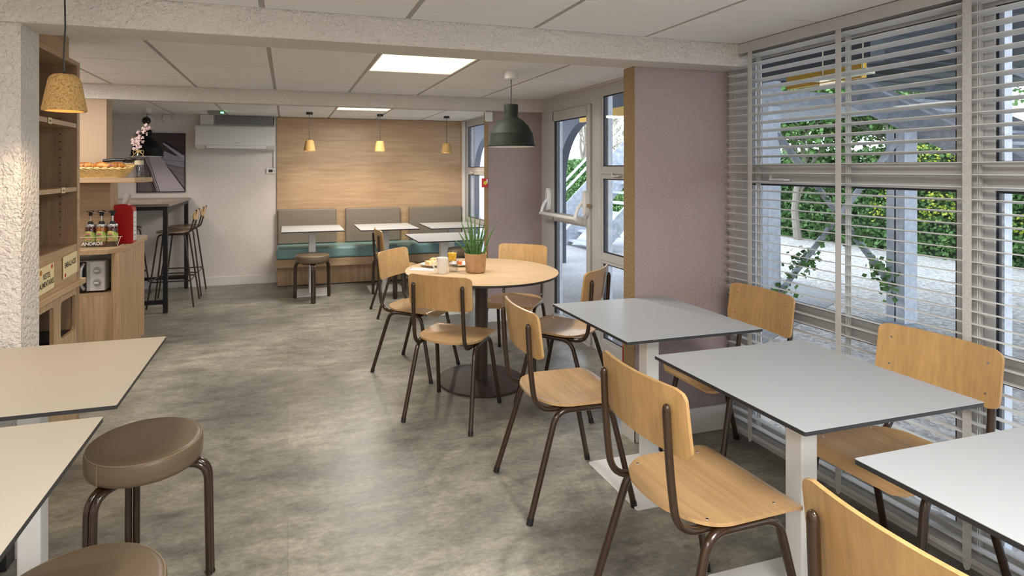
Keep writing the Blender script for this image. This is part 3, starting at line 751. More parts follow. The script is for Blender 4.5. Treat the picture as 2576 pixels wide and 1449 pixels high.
# shelf labels
for y, z in ((3.0, 1.652), (3.16, 1.325)):
    o = MB().box(-.001, .0005, -.022, .022, -.014, .014).build('shelf_label', M['sign_cream'], None, loc=(-1.049, y, z))
    for i in range(5): MB().box(.0005, .0008, -.014+.006*i, -.011+.006*i, -.006, .006 if i % 2 else .003).build('marking', M['ink'], o)
    tag(o, 'small cream label with handwriting stuck on the %s shelf edge of the oak cabinet' % ('upper' if z > 1.5 else 'lower'), 'label', 'cream shelf labels')
# big signs
def sign(yc, zc, w, h, lines, lab, tilt, fs, deco):
    t = thing('waste_sign', lab, 'sign', (-1.046, yc, zc), 0, 'cream waste signs')
    a = tilt
    X = Vector((0, math.cos(a), math.sin(a))); Y = Vector((0, -math.sin(a), math.cos(a))); 
    def Q(u, v, n): return Vector((n, 0, 0))+X*u+Y*v
    MB().add([Q(-w/2, -h/2, 0), Q(w/2, -h/2, 0), Q(w/2, h/2, 0), Q(-w/2, h/2, 0), Q(-w/2, -h/2, .0025), Q(w/2, -h/2, .0025), Q(w/2, h/2, .0025), Q(-w/2, h/2, .0025)],
             [(0,3,2,1),(4,5,6,7),(0,1,5,4),(1,2,6,5),(2,3,7,6),(3,0,4,7)]).build('sign_card', M['sign_cream'], t)
    for i, (s_, v) in enumerate(lines):
        text_mesh('lettering', s_, fs, M['ink'], t, frame_mx(Q(0, v, .0028), X, Y), .0002, 0, True, sx=.72)
    for (u, v, r, mm) in deco:
        MB().lathe([(r, .0), (r*.9, .0008), (0, .001)], Q(u, v, .0026), 14, True, (1, 0, 0)).build('food_picture', mm, t)
    return t
sign(2.946, .935, .165, .118, [('RESTES', .012), ('ALIMENTAIRES', -.024)], 'cream sign reading RESTES ALIMENTAIRES on the oak waste cabinet', .04, .034, [(-.062, .038, .013, M['bread']), (.06, .044, .010, M['red_bright'])])
sign(3.235, .951, .185, .108, [('EMBALLAGES', .008)], 'cream sign reading EMBALLAGES on the oak waste cabinet', .04, .036, [(-.07, -.038, .010, M['red'])])

# ================================================================== COUNTER with microwave
c = thing('breakfast_counter', 'oak counter unit with rounded corner and a microwave niche', 'counter', (-1.2, 4.66, 0))
def X_(x): return x+1.2
def Y_(y): return y-4.66
top = [(X_(-2.0), Y_(4.64)), (X_(-1.30), Y_(4.64)), (X_(-1.265), Y_(4.65)), (X_(-1.225), Y_(4.70)), (X_(-1.193), Y_(4.78)), (X_(-1.185), Y_(4.82)), (X_(-1.185), Y_(5.50)), (X_(-1.20), Y_(5.56)), (X_(-1.24), Y_(5.60)), (X_(-1.32), Y_(5.60)), (X_(-1.32), Y_(4.855)), (X_(-2.0), Y_(4.855))]
MB().prism(top, .806, .842).build('countertop', M['oak_y'], c, bevel=.002)
MB().box(X_(-1.252), 0, Y_(4.70), Y_(5.457), 0, .806).build('side_panel', M['oak_v'], c)
MB().box(X_(-1.70), X_(-1.253), Y_(4.715), Y_(4.733), .05, .492).build('cabinet_door', M['oak_v'], c)
MB().box(X_(-1.72), X_(-1.252), Y_(4.72), Y_(5.15), .493, .509).build('niche_floor', M['oak_h'], c)
MB().box(X_(-1.72), X_(-1.252), Y_(5.15), Y_(5.16), .05, .806).box(X_(-1.73), X_(-1.72), Y_(4.72), Y_(5.16), 0, .806).build('niche_back', M['black_plastic'], c)
MB().box(X_(-1.72), X_(-1.255), Y_(4.76), Y_(5.15), 0, .05).build('plinth', M['black_plastic'], c)
MB().box(X_(-1.252), X_(-1.249), Y_(4.695), Y_(4.70), 0.05, .806).build('edge_band', M['oak_y'], c)
o = thing('microwave_oven', 'silver microwave with two knobs and a curved handle inside the oak counter niche', 'microwave', (-1.53, 4.76, .51))
MB().box(-.22, .222, .0, .33, .012, .235).build('body', M['mw_silver'], o, bevel=.006)
MB().box(-.215, .10, -.012, -.001, .015, .232).build('door', M['black_plastic'], o, bevel=.003)
MB().box(.122, .220, -.012, -.001, .015, .232).build('control_panel', M['mw_silver'], o, bevel=.003)
hp = [(.085, -.014, .03), (.075, -.036, .06), (.072, -.042, .125), (.075, -.036, .19), (.085, -.014, .22)]
MB().tube(fillet(hp, .03), .011, 12).build('handle', M['silver'], o, True)
for z in (.165, .075):
    k = MB().lathe([(.0275, 0), (.026, .003), (.022, .0035), (.019, .016), (0, .017)], (.171, -.012, z), 28, True, (0, -1, 0)).build('knob', M['silver'], o, True)
    MB().box(.155, .187, -.034, -.028, z-.006, z+.006).build('knob_grip', M['mw_silver'], k, bevel=.002)
for x in (-.18, .18): MB().box(x-.015, x+.015, .03, .06, 0, .012).build('foot', M['black_plastic'], o)
# wood cladding of the pier and the shelf above counter
struct(MB().box(-1.98, -1.305, 4.862, 4.919, .843, 1.328).box(-1.345, -1.305, 4.919, 5.07, .843, 1.328).build('trim_4', M['oak_h']))
o = MB().prism([(-1.98, 4.60), (-1.075, 4.60), (-1.022, 4.645), (-1.022, 4.918), (-1.98, 4.918)], 1.330, 1.365).build('wall_shelf', M['oak_h'], None, bevel=.002)
tag(o, 'thick oak shelf holding the bread basket above the breakfast counter', 'shelf')

# napkin dispenser
o = thing('napkin_dispenser', 'red napkin dispenser with arched top on the oak counter', 'napkin dispenser', (-1.256, 5.02, .843))
pr = [(-.083, 0), (.083, 0)]+[(.083-.012*(1-math.cos(a)) if False else .083*math.cos(a*1.0)*1.0, .262+.048*math.sin(a)) for a in [k*PI/14 for k in range(15)]]
MB().prism(pr, -.055, .055, 'y').build('housing', M['red'], o, True, .004, angle=30)
MB().box(.0835, .0855, -.045, .045, .02, .25).build('side_plate', M['white_paint'], o, bevel=.002)
ls = MB()
for k in range(5): ls.box(.0855, .0862, -.028, .024, .06+.034*k, .062+.034*k+.004)
ls.lathe([(.018, 0), (.015, 0), (.015, .0006), (.018, .0006)], (.0856, 0, .045), 20, False, (1, 0, 0)).build('printed_label', M['grey_plastic'], o)
def nap(u, v): return ((-.012+.045*u+.028*v, .0+.02*math.sin(u*3), .300+.085*v), (-.3, -1, .2))
MB().sheet(nap, 6, 6, .002).build('napkin', M['paper'], o, True)

# jam jars with pumps
rack = thing('jam_rack', 'clear acrylic rack lettered ANDROS holding three pump jars', 'rack', (-1.36, 4.80, .843))
MB().box(-.13, .13, .0, .11, .0, .004).build('rack_base', M['cup'], rack)
MB().add([(-.13, -.004, .002), (.13, -.004, .002), (.13, -.016, .075), (-.13, -.016, .075), (-.13, -.001, .002), (.13, -.001, .002), (.13, -.013, .075), (-.13, -.013, .075)], [(0,1,2,3),(7,6,5,4),(0,4,5,1),(1,5,6,2),(2,6,7,3),(3,7,4,0)]).build('rack_front', M['cup'], rack)
MB().box(-.13, .16, -.018, -.013, .0745, .0775).box(.132, .136, -.012, .11, .0, .005).obox((.135, -.012, .04), .003, .006, .078, (.1, .35, 0)).build('rack_edge', mat('acrylic_edge', (.75, .65, .5), .2), rack)
text_mesh('lettering', 'ANDROS', .034, M['paper'], rack, frame_mx((-.045, -.0135, .026), (1, 0, 0), (0, -.16, 1)), .0004, .15, True, sx=1.0)
def jar(x, y, jm, lab):
    t = thing('jam_pump_jar', lab, 'jam jar', (x, y, .848), 0, 'pump jam jars in the acrylic rack')
    MB().lathe([(.030, 0), (.0355, .006), (.036, .015), (.036, .125), (.033, .138), (.030, .146)], n=32).build('glass_body', jm, t, True)
    MB().lathe([(.0355, .143), (.036, .145), (.036, .160), (.034, .163), (0, .163)], n=32).build('lid', M['silver'], t, True)
    MB().lathe([(.020, .163), (.020, .176), (.016, .182), (.010, .184), (.0, .184)], n=24).build('pump_collar', M['black_plastic'], t, True)
    MB().cyl((0, 0, .18), (0, 0, .232), .0065, 14).build('pump_stem', M['chrome'], t, True)
    MB().lathe([(.012, .225), (.014, .232), (.014, .250), (.026, .254), (.026, .262), (.018, .265), (0, .266)], n=24).build('pump_head', M['black_plastic'], t, True)
    MB().tube(fillet([(-.005, 0, .250), (-.03, -.01, .246), (-.075, -.015, .262), (-.088, -.015, .258)], .02), .0035, 8).build('pump_spout', M['chrome'], t, True)
    lb = MB(); n = 20; r = .0366
    for i in range(n):
        a0 = -PI*.98+i*PI*1.1/n; a1 = a0+PI*1.1/n
        zt = lambda a: .098+.014*math.cos((a+PI*.55)*1.3)
        lb.add([(r*math.cos(a0), r*math.sin(a0), .032), (r*math.cos(a1), r*math.sin(a1), .032), (r*math.cos(a1), r*math.sin(a1), zt(a1)), (r*math.cos(a0), r*math.sin(a0), zt(a0))], [(0,1,2,3)])
    lo = lb.build('jar_label', M['label_green'], t, True)
    MB().box(-.022, .006, -.0385, -.0372, .083, .096).build('brand_band', M['red_bright'], lo)
    text_mesh('lettering', 'ANDROS', .0085, M['paper'], lo, frame_mx((-.008, -.0388, .0895), (1, 0, 0), (0, 0, 1)), .0002, .1, True)
    text_mesh('lettering', 'CONFITURE', .0065, M['ink'], lo, frame_mx((-.004, -.0378, .076), (1, 0, 0), (0, 0, 1)), .0002, 0, True)
    text_mesh('lettering', 'EXTRA', .0075, M['ink'], lo, frame_mx((-.004, -.0378, .066), (1, 0, 0), (0, 0, 1)), .0002, 0, True)
    MB().box(-.022, .016, -.0385, -.0372, .044, .057).build('flavour_band', M['orange_label'], lo)
    text_mesh('lettering', 'FRAISE' if jm is M['jam_red'] else 'ABRICOT', .0095, M['paper'], lo, frame_mx((-.003, -.0388, .0505), (1, 0, 0), (0, 0, 1)), .0002, 0, True)
    return t
jar(-1.436, 4.868, M['jam_red'], 'dark red jam pump jar at the left end of the acrylic rack')
jar(-1.360, 4.856, M['jam_orange'], 'orange apricot jam pump jar in the middle of the acrylic rack')
jar(-1.283, 4.848, M['jam_red'], 'dark red jam pump jar at the right of the rack, beside the red dispenser')

# basket with pastries
bx = thing('bread_basket', 'rectangular wicker basket of pastries on the oak shelf', 'basket', (-1.33, 4.735, 1.376)); bx.rotation_euler = (.13, 0, 0)
def ring(w, dp, z, r): return [(p[0], p[1], z) for p in rrect(-w, w, -dp, dp, r, 5)]
def wob(k): return 0
bb = MB(); A = ring(.165, .085, 0, .04); Bt = ring(.212, .118, .070, .05); n = len(A)
A2 = ring(.161, .081, .004, .04); B2 = ring(.206, .112, .070, .05)
bb.add(A+Bt+A2+B2, [(i, (i+1) % n, n+(i+1) % n, n+i) for i in range(n)]+[(2*n+i, 3*n+i, 3*n+(i+1) % n, 2*n+(i+1) % n) for i in range(n)]+[tuple(range(n-1, -1, -1)), tuple(range(2*n, 3*n))]+[(n+i, n+(i+1) % n, 3*n+(i+1) % n, 3*n+i) for i in range(n)])
wv = MB()
def lerp_ring(tt, grow=.0): 
    return [tuple(a+(b-a)*tt for a, b in zip(p, q)) for p, q in zip(A, Bt)]
def resample(ringp, m):
    pts = [Vector(p) for p in ringp]; L_ = [(pts[(i+1) % len(pts)]-pts[i]).length for i in range(len(pts))]; T = sum(L_); out = []; i = 0; acc = 0
    for k in range(m):
        s_ = T*k/m
        while acc+L_[i] < s_: acc += L_[i]; i += 1
        f_ = (s_-acc)/max(L_[i], 1e-9); out.append(pts[i].lerp(pts[(i+1) % len(pts)], f_))
    return out
for q in range(11):
    tt = .09+.075*q; rr = resample(lerp_ring(tt), 110); 
    wv.tube([(p.x*(1+.012*math.cos(k*PI+q*PI)), p.y*(1+.02*math.cos(k*PI+q*PI)), p.z) for k, p in enumerate(rr)], .0032, 5, True)
bb.build('basket_body', M['wicker'], bx)
wv.build('woven_strands', M['wicker'], bx, True)
rm = MB()
for off in (0, PI):
    rr = resample(Bt, 150); rm.tube([(p.x+.005*math.cos(k*.55+off)*(1 if p.x > 0 else -1), p.y+.004*math.cos(k*.55+off), p.z+.003+.005*math.sin(k*.55+off)) for k, p in enumerate(rr)], .0042, 6, True)
    rr = resample(A, 130); rm.tube([(p.x*1.02, p.y*1.03, p.z+.006+.004*math.sin(k*.6+off)) for k, p in enumerate(rr)], .004, 6, True)
rm.build('braided_rim', M['wicker'], bx, True)
def croissant(x, y, z, rz, lab, s=1.0):
    t = MB()
    pts = []; rs = []
    for k in range(25):
        u = k/24*2-1; a = u*1.0
        pts.append((.075*s*math.sin(a), .03*s*(1-math.cos(a))*1.4, .0)); rs.append(s*(.006+.026*math.cos(u*PI/2)**.8*(1+.10*math.cos(k*PI*.75))))
    t.tube(pts, .02, 14, rs=rs)
    o = t.build('croissant', M['bread'], None, True, angle=60); o.location = (x, y, z); o.rotation_euler = (0, 0, rz)
    return tag(o, lab, 'croissant', 'pastries in the wicker basket')
croissant(-1.43, 4.72, 1.447, .3, 'golden croissant at the left end of the wicker basket', 1.08)
croissant(-1.33, 4.73, 1.449, -.5, 'golden croissant in the middle of the wicker basket', 1.08)
croissant(-1.225, 4.735, 1.447, .6, 'dark golden croissant under the tongs at the right of the basket', 1.08)
tg = thing('serving_tongs', 'black serving tongs resting across the bread basket', 'tongs', (-1.215, 4.76, 1.492))
MB().tube([(-.11, 0, -.003), (-.03, -.002, .004), (.05, -.004, .006)], .009, 10, rs=[.011, .011, .008]).build('grip', M['black_plastic'], tg, True)
MB().tube([(-.11, .014, .004), (-.03, .014, .010), (.05, .010, .010)], .009, 10, rs=[.008, .009, .008]).build('grip', M['black_plastic'], tg, True)
MB().sphere((.075, 0, .010), .045, .025, .014).build('spoon_end', M['black_plastic'], tg, True)
MB().sphere((.055, .012, -.006), .038, .02, .009).build('spoon_end', M['black_plastic'], tg, True)
# vase
v_ = thing('bottle_vase', 'clear glass bottle vase with twine bow and blossom sprigs on the shelf end', 'vase', (-1.085, 4.77, 1.366))
MB().lathe([(.036, 0), (.037, .004), (.034, .06), (.028, .13), (.030, .15), (.026, .175), (.014, .192), (.013, .205), (.015, .208)], n=32, cap=False).lathe([(0, 0.001), (.036, .001)], n=32, cap=False).build('glass_bottle', M['cup'], v_, True)
MB().lathe([(.0315, .095), (.0312, .128)], n=32, cap=False).build('cloth_band', M['linen'], v_, True)
tw = MB()
for k in range(4): tw.tube([(.0155*math.cos(a*PI/8), .0155*math.sin(a*PI/8), .192+.004*k) for a in range(16)], .0022, 6, True)
for s_ in (-1, 1):
    tw.tube([(s_*(.012+.024*math.sin(k/10*PI)), -.018, .196+.012*math.sin(k/10*2*PI)-.008*k/10) for k in range(11)], .0018, 6)
    tw.tube([(s_*.01, -.018, .194), (s_*.03, -.02, .175), (s_*.042, -.02, .15)], .0018, 6)
tw.build('twine_bow', M['twine'], v_, True)
rb = random.Random(3)
def flower(b, c, s):
    for k in range(5):
        a = k*2*PI/5+rb.random(); d1 = Vector((math.cos(a), rb.uniform(-.5, .5), math.sin(a))).normalized(); d2 = d1.cross(Vector((rb.random(), 1, rb.random()))).normalized()
        c_ = Vector(c); b.add([c_, c_+d1*s*.6+d2*s*.45, c_+d1*s*1.15, c_+d1*s*.6-d2*s*.45], [(0,1,2,3)])
for pi_, path in enumerate([[(0, 0, .12), (-.005, 0, .22), (-.02, 0, .27), (-.055, 0, .32)], [(0, 0, .12), (.0, 0, .22), (.005, 0, .30), (.03, 0, .36), (.065, 0, .40)]]):
    pp = fillet(path, .03); MB().tube(pp, .0018, 6).build('branch', M['stem'], v_, True)
    fb = MB(); ft = MB()
    for k in range(26):
        i = rb.randint(len(pp)//3, len(pp)-1); p = pp[i]; q = (p[0]+rb.uniform(-.028, .028), p[1]+rb.uniform(-.02, .02), p[2]+rb.uniform(-.02, .025))
        flower(fb, q, rb.uniform(.009, .014)); ft.sphere(q, .0028, n=6, m=4)
    f_ = fb.build('blossoms', M['blossom'], v_); ft.build('blossom_centre', M['blossom2'], v_)

# ================================================================== BAR TABLE + STOOLS
t = thing('bar_table', 'high bar table with dark top and black square legs in the back left corner', 'table', (-1.5, 6.75, 0))
MB().box(-.42, .378, -.65, .655, 1.058, 1.085).build('tabletop', M['bar_top'], t, bevel=.002)
for x, y in ((.335, -.59), (.335, .60), (-.37, -.59), (-.37, .60)): MB().box(x-.021, x+.021, y-.021, y+.021, 0, 1.02).build('leg', M['black_metal'], t)
MB().box(-.391, .356, -.611, -.571, 1.02, 1.057).box(-.391, .356, .581, .621, 1.02, 1.057).box(.314, .356, -.57, .58, 1.02, 1.057).box(-.391, -.349, -.57, .58, 1.02, 1.057).build('top_frame', M['black_metal'], t)
MB().box(-.35, .314, -.61, -.572, .09, .128).build('foot_rail', M['black_metal'], t); MB().box(-.35, .314, .582, .62, .118, .152).build('foot_rail', M['black_metal'], t)
MB().box(-.05, -.012, -.571, .581, .10, .13).build('centre_rail', M['galv'], t)
def make_barstool():
    r_ = thing('bar_stool', 'x', 'stool')
    def sf(u, v):
        y = -.17+.34*v; k = abs(2*v-1); hw = .185*math.sqrt(max(.0, 1-k**2.6))+.002; x = (2*u-1)*hw; return (x, y, .765+.012*(2*v-1)**2*(1 if v < .5 else .3)+.01*(x/.185)**2), (0, 0, 1)
    MB().sheet(sf, 12, 20, .012).build('seat', M['bar_wood'], r_, True, angle=55)
    for sx in (-1, 1):
        for sy in (-1, 1):
            MB().tube(fillet([(sx*.195, sy*.22, .002), (sx*.13, sy*.125, .748), (sx*.13, 0, .748)], .035), .0085, 10).build('leg', M['bronze_metal'], r_, True)
        MB().tube(fillet([(sx*.10, .02, .75), (sx*.11, -.17, .75), (sx*.10, -.235, 1.0)], .06), .008, 10).build('back_post', M['bronze_metal'], r_, True)
    def bf(u, v):
        z = .885+.115*v; k = abs(2*v-1); hw = .15*math.sqrt(max(0, 1-k**3))+.001; x = (2*u-1)*hw; return (x, -.212-.018*v-.02*(1-(x/.15)**2)+.01, z), (0, 1, .15)
    MB().sheet(bf, 14, 10, .010).build('backrest', M['beech'], r_, True, angle=55)
    zf = .27; f = 1-zf/.748; a = .13+.065*f; b_ = .125+.095*f
    MB().tube([(-a, -b_, zf), (a, -b_, zf), (a, b_, zf), (-a, b_, zf)], .007, 8, True).build('foot_ring', M['bronze_metal'], r_, True)
    return r_
bs = make_barstool(); GB = 'tall stools round the bar table'
bs.location = (-1.155, 6.535, 0); bs.rotation_euler = (0, 0, PI/2); bs['group'] = GB; bs['label'] = 'tall bar stool with oval backrest right of the bar table, nearer the camera'
dup(bs, (-1.150, 7.035, 0), PI/2, 'tall bar stool with oval backrest right of the bar table, nearer the back wall', GB)
dup(bs, (-1.735, 6.99, 0), -PI/2, 'tall bar stool on the left side of the bar table, mostly hidden by the counter', GB)

# ================================================================== BACK WALL OBJECTS
ac = thing('air_conditioner', 'white wall mounted air conditioner high on the back wall', 'air conditioner', (-.60, 7.43, 1.66))
MB().prism([(-.0, 0), (-.0, .295), (-.12, .30), (-.185, .285), (-.20, .25), (-.205, .055), (-.16, .012), (-.08, 0)], -.452, .448, 'x').build('housing', M['ac_white'], ac, True, .004, angle=35)
MB().box(-.33, .35, -.208, -.19, .012, .050).build('air_flap', M['ac_white'], ac, bevel=.002)
MB().box(-.33, .35, -.2095, -.206, .0095, .0125).box(-.333, -.329, -.2095, -.206, .011, .035).box(.349, .353, -.2095, -.206, .011, .035).build('flap_gap', M['black_plastic'], ac)
MB().box(-.33, .33, -.203, -.2015, .272, .2735).build('panel_gap', M['grey_plastic'], ac)
text_mesh('lettering', 'TOSHIBA', .014, M['grey_plastic'], ac, frame_mx((.01, -.2055, .083), (1, 0, 0), (0, 0, 1)), .0003, 0, True)
o = MB().box(-1.01, -.86, 7.33, 7.429, 1.963, 2.084).build('cable_duct', M['white_paint'], bevel=.003); tag(o, 'white duct box above the air conditioner, left end', 'duct')
o = MB().box(-.84, -.16, 7.41, 7.429, 1.98, 2.08).build('recess_shade', M['grey_plastic']); tag(o, 'grey strip painting the shade in the recess above the air conditioner', 'shade strip')  # grey sheet stands in for the shade of the recess over the unit
o = MB().box(-.172, -.150, 7.41, 7.429, 1.445, 2.085).build('cable_conduit', M['white_paint'], bevel=.002); tag(o, 'thin white vertical cable conduit between the air conditioner and the wood panel', 'conduit')
th = thing('thermostat', 'small white thermostat with dark screen at the edge of the wood wall panel', 'thermostat', (-.2, 7.43, 1.404))
MB().box(-.057, .057, -.02, -.001, -.035, .035).build('case', M['white_paint'], th, bevel=.003); MB().box(-.03, .02, -.0225, -.02, -.018, .018).build('screen', M['black_plastic'], th)
kb = MB()
for i in range(2):
    for j in range(3): kb.box(.029+i*.011, .035+i*.011, -.0225, -.02, -.014+j*.011, -.008+j*.011)
kb.build('buttons', M['grey_plastic'], th)
# framed picture: abstract view up along a pale tower
pc = thing('framed_picture', 'black framed abstract photo print with pale diagonal beam behind the bar table', 'picture', (-1.448, 7.428, 1.505))
MB().box(-.258, .258, -.012, 0, -.348, .348).build('print_backing', mat('print_ground', (.07, .055, .06), .25), pc)
fr = MB().box(-.263, .263, -.022, 0, .345, .353).box(-.263, .263, -.022, 0, -.353, -.345).box(-.263, -.256, -.022, 0, -.345, .345).box(.256, .263, -.022, 0, -.345, .345).build('picture_frame', M['black_plastic'], pc)
def flat(nm, pts, colr, yy=-.0125): 
    MB().add([(p[0], yy, p[1]) for p in pts], [tuple(range(len(pts)))]).build(nm, mat('print_'+nm, colr, .3), pc)
flat('shadow_planks', [(-.256, .345), (-.20, .345), (-.10, -.345), (-.256, -.345)], (.12, .095, .10))
flat('far_wall', [(-.03, .05), (.256, .10), (.256, -.31), (.12, -.10)], (.20, .17, .19), -.0124)
flat('pale_beam', [(-.20, .10), (-.02, .10), (.07, -.06), (.256, -.335), (.256, -.345), (-.05, -.345), (-.12, -.10)], (.42, .38, .42), -.0128)
flat('pale_wedge', [(.02, .22), (.256, .02), (.256, .08), (.02, .24)], (.36, .36, .44), -.0127)
flat('pale_wedge_low', [(.03, .14), (.256, .03), (.256, -.06), (.0, .0)], (.30, .29, .36), -.0126)
sl = MB()
for k in range(5): sl.add([(-.256, -.0129, .09-.075*k), (-.185+.02*k, -.0129, .07-.077*k), (-.185+.02*k, -.0129, .066-.077*k), (-.256, -.0129, .086-.075*k)], [(0,1,2,3)])
for k in range(4): sl.add([(.0+.045*k, -.0129, .04-.06*k), (.256, -.0129, .01-.08*k), (.256, -.0129, .006-.08*k), (.0+.045*k, -.0129, .037-.06*k)], [(0,1,2,3)])
for k in range(3): sl.add([(-.19+.02*k, -.0130, .08), (-.185+.02*k, -.0130, .08), (-.055+.02*k, -.0130, -.345), (-.065+.02*k, -.0130, -.345)], [(0,1,2,3)])
sl.add([(.0, -.0131, .27), (.01, -.0131, .285), (.245, -.0131, .11), (.235, -.0131, .09)], [(0,1,2,3)])
sl.build('dark_lines', M['black_plastic'], pc)
# dome camera and detector on the back wall
cm = thing('dome_camera', 'black dome security camera in a white ring near the ceiling, behind the black pendant cord', 'camera', (-1.605, 7.43, 2.0))
MB().lathe([(.078, 0), (.076, .018), (.055, .03), (.05, .03)], (0, 0, 0), 40, True, (0, -1, 0)).build('mount_ring', M['white_paint'], cm, True)
MB().sphere((0, -.03, 0), .048, .045, .048, 24, 14).build('dome', mat('dome_black', (.01, .01, .01), .06, coat=.5), cm, True)
sm_ = thing('smoke_detector', 'small round white detector on the back wall right of the dome camera', 'smoke detector', (-1.388, 7.43, 2.03))
MB().lathe([(.055, 0), (.055, .02), (.045, .034), (.0, .038)], (0, 0, 0), 36, True, (0, -1, 0)).build('body', M['white_paint'], sm_, True)
MB().lathe([(.012, .037), (.012, .040), (0, .040)], (0, 0, 0), 16, True, (0, -1, 0)).build('sensor_cap', M['ac_white'], sm_, True)
em = thing('emergency_light', 'small grey emergency light with a green glow on the far ceiling', 'emergency light', (-.775, 6.90, CEIL-.002))
MB().box(-.085, .075, -.10, .10, -.035, -.001).build('housing', M['grey_plastic'], em, bevel=.003); MB().box(.05, .078, -.04, -.101, -.030, -.012).build('green_led', M['led_green'], em)
# items at the middle right wall
ms = MB().box(1.765, 1.84, 4.93, 4.958, 1.87, 1.965).build('motion_sensor', M['ac_white'], bevel=.012); tag(ms, 'white rounded sensor box at the top of the far mauve wall edge', 'sensor')
cp = thing('fire_call_point', 'red fire alarm call point on the edge of the far mauve wall', 'fire alarm', (1.765, 4.99, 1.30))
MB().box(-.025, .03, -.048, -.012, -.043, .043).build('case', M['red_bright'], cp, bevel=.004)
MB().lathe([(.018, 0), (.018, .002), (0, .002)], (-.0, -.048, 0), 18, True, (0, -1, 0)).build('button', M['yellow_label'], cp); MB().box(.012, .024, -.0495, -.048, -.005, .035).build('glass_tab', M['paper'], cp)
o = MB().box(2.285, 2.30, 7.38, 7.404, .78, .86).build('wall_socket', M['white_paint'], bevel=.002); tag(o, 'small white wall socket beside the white trim at the right end of the bench', 'socket')

# fire extinguisher behind the near column
fe = thing('fire_extinguisher', 'red fire extinguisher standing behind the left edge of the mauve column', 'fire extinguisher', (1.855, 2.735, 0))
MB().lathe([(.058, 0), (.060, .01), (.060, .50), (.052, .56), (.030, .60), (.020, .62), (.020, .64), (0, .64)], n=36).build('cylinder', M['red'], fe, True)
MB().box(-.012, .012, -.012, .012, .64, .675).build('valve', M['silver'], fe); MB().box(-.10, .03, -.010, .010, .672, .684).build('handle', M['red'], fe, bevel=.003)
ll = MB(); 
for (a0, a1, z0_, z1_) in ((PI*.95, PI*1.35, .44, .54),): 
    for k in range(8):
        q0 = a0+(a1-a0)*k/8; q1 = a0+(a1-a0)*(k+1)/8; ll.add([(.0606*math.cos(q0), .0606*math.sin(q0), z0_), (.0606*math.cos(q1), .0606*math.sin(q1), z0_), (.0606*math.cos(q1), .0606*math.sin(q1), z1_), (.0606*math.cos(q0), .0606*math.sin(q0), z1_)], [(0,1,2,3)])
ll.build('yellow_label', M['yellow_label'], fe, True)
ll = MB()
for k in range(6):
    q0 = PI*1.0+PI*.3*k/6; q1 = PI*1.0+PI*.3*(k+1)/6; ll.add([(.0606*math.cos(q0), .0606*math.sin(q0), .27), (.0606*math.cos(q1), .0606*math.sin(q1), .27), (.0606*math.cos(q1), .0606*math.sin(q1), .35), (.0606*math.cos(q0), .0606*math.sin(q0), .35)], [(0,1,2,3)])
ll.build('white_label', M['paper'], fe, True)

# ================================================================== ROUND TABLE SETTING
ZT = .7455
pp = thing('potted_plant', 'spiky green snake plant in a terracotta pot on the round table', 'plant', (1.198, 3.545, ZT))
MB().lathe([(.055, 0), (.061, .004), (.065, .012), (.0735, .122), (.0735, .126), (.069, .126), (.068, .112), (0, .110)], n=48).build('pot', M['terracotta'], pp, True, angle=50)
MB().lathe([(.067, .112), (0, .114)], n=24, cap=False).build('soil', M['soil'], pp)
rl = random.Random(11)
LV = [(-.135, .20, .28), (-.11, .26, .27), (-.09, .34, .24), (-.055, .365, .2), (-.03, .29, .1), (.0, .385, .05), (.015, .31, -.1), (.03, .37, -.1), (.06, .345, -.2), (.08, .31, -.25), (.135, .33, -.28), (-.075, .23, .1), (.045, .27, .2), (-.01, .33, .3), (-.04, .40, .0), (.02, .24, .3)]
for i, (dx, h_, dy) in enumerate(LV):
    bx0 = dx*.30; by0 = dy*.10+rl.uniform(-.015, .015); b = MB(); pts = []; rs = []
    for k in range(9):
        t_ = k/8; pts.append((bx0+(dx*.95-bx0)*t_**1.5, by0+dy*.12*t_**1.6, .100+(h_-.09)*t_)); rs.append(.0078*(1-t_**2.2)+.0006)
    b.tube(pts, .01, 8, rs=rs).build('leaf', M['leaf_snake'], pp, True)
mg = thing('mug', 'white ceramic mug with handle on the round table', 'mug', (.972, 3.555, ZT))
MB().lathe([(.030, 0), (.033, .004), (.038, .100), (.0385, .104), (.036, .104), (.035, .098), (.030, .010), (0, .008)], n=40, cap=False).lathe([(0, 0), (.030, 0)], n=40, cap=False).build('body', M['ceramic'], mg, True)
MB().tube([(-.033-.028*math.sin(k/12*PI), .008*math.sin(k/12*PI), .088-.066*k/12) for k in range(13)], .0045, 8).build('handle', M['ceramic'], mg, True)
tb = thing('glass_tumbler', 'clear empty tumbler with small dark print beside the white mug', 'glass', (1.062, 3.60, ZT))
MB().lathe([(.0, .003), (.024, .003), (.028, .006), (.034, .072), (.035, .074), (.036, .072), (.030, .002), (0, 0)], n=32, cap=False).build('cup_wall', M['cup'], tb, True)
pr_ = MB()
for j, z in enumerate((.052, .044)):
    for k in range(7): pr_.obox((-.016+.005*k+.001*j, -.034, z), .0034, .0006, .005, (0, 0, 0))
pr_.build('printed_words', M['ink'], tb)
jc = thing('juice_glass', 'clear cup of orange juice behind the plant pot', 'glass', (1.163, 3.975, ZT))
MB().lathe([(.026, 0), (.030, .003), (.037, .088), (.038, .090)], n=32, cap=False).build('cup_wall', M['cup'], jc, True)
MB().lathe([(.0255, .002), (.0335, .066), (0, .066)], n=32).build('orange_juice', M['juice'], jc, True)
def plate(nm, x, y, r, lab):
    o = MB().lathe([(r*.55, 0), (r*.6, .003), (r*.98, .016), (r, .018), (r*.96, .018), (r*.6, .006), (0, .005)], n=40).build(nm, M['ceramic'], None, True); o.location = (x, y, ZT); return tag(o, lab, 'plate', 'white plates on the round table')
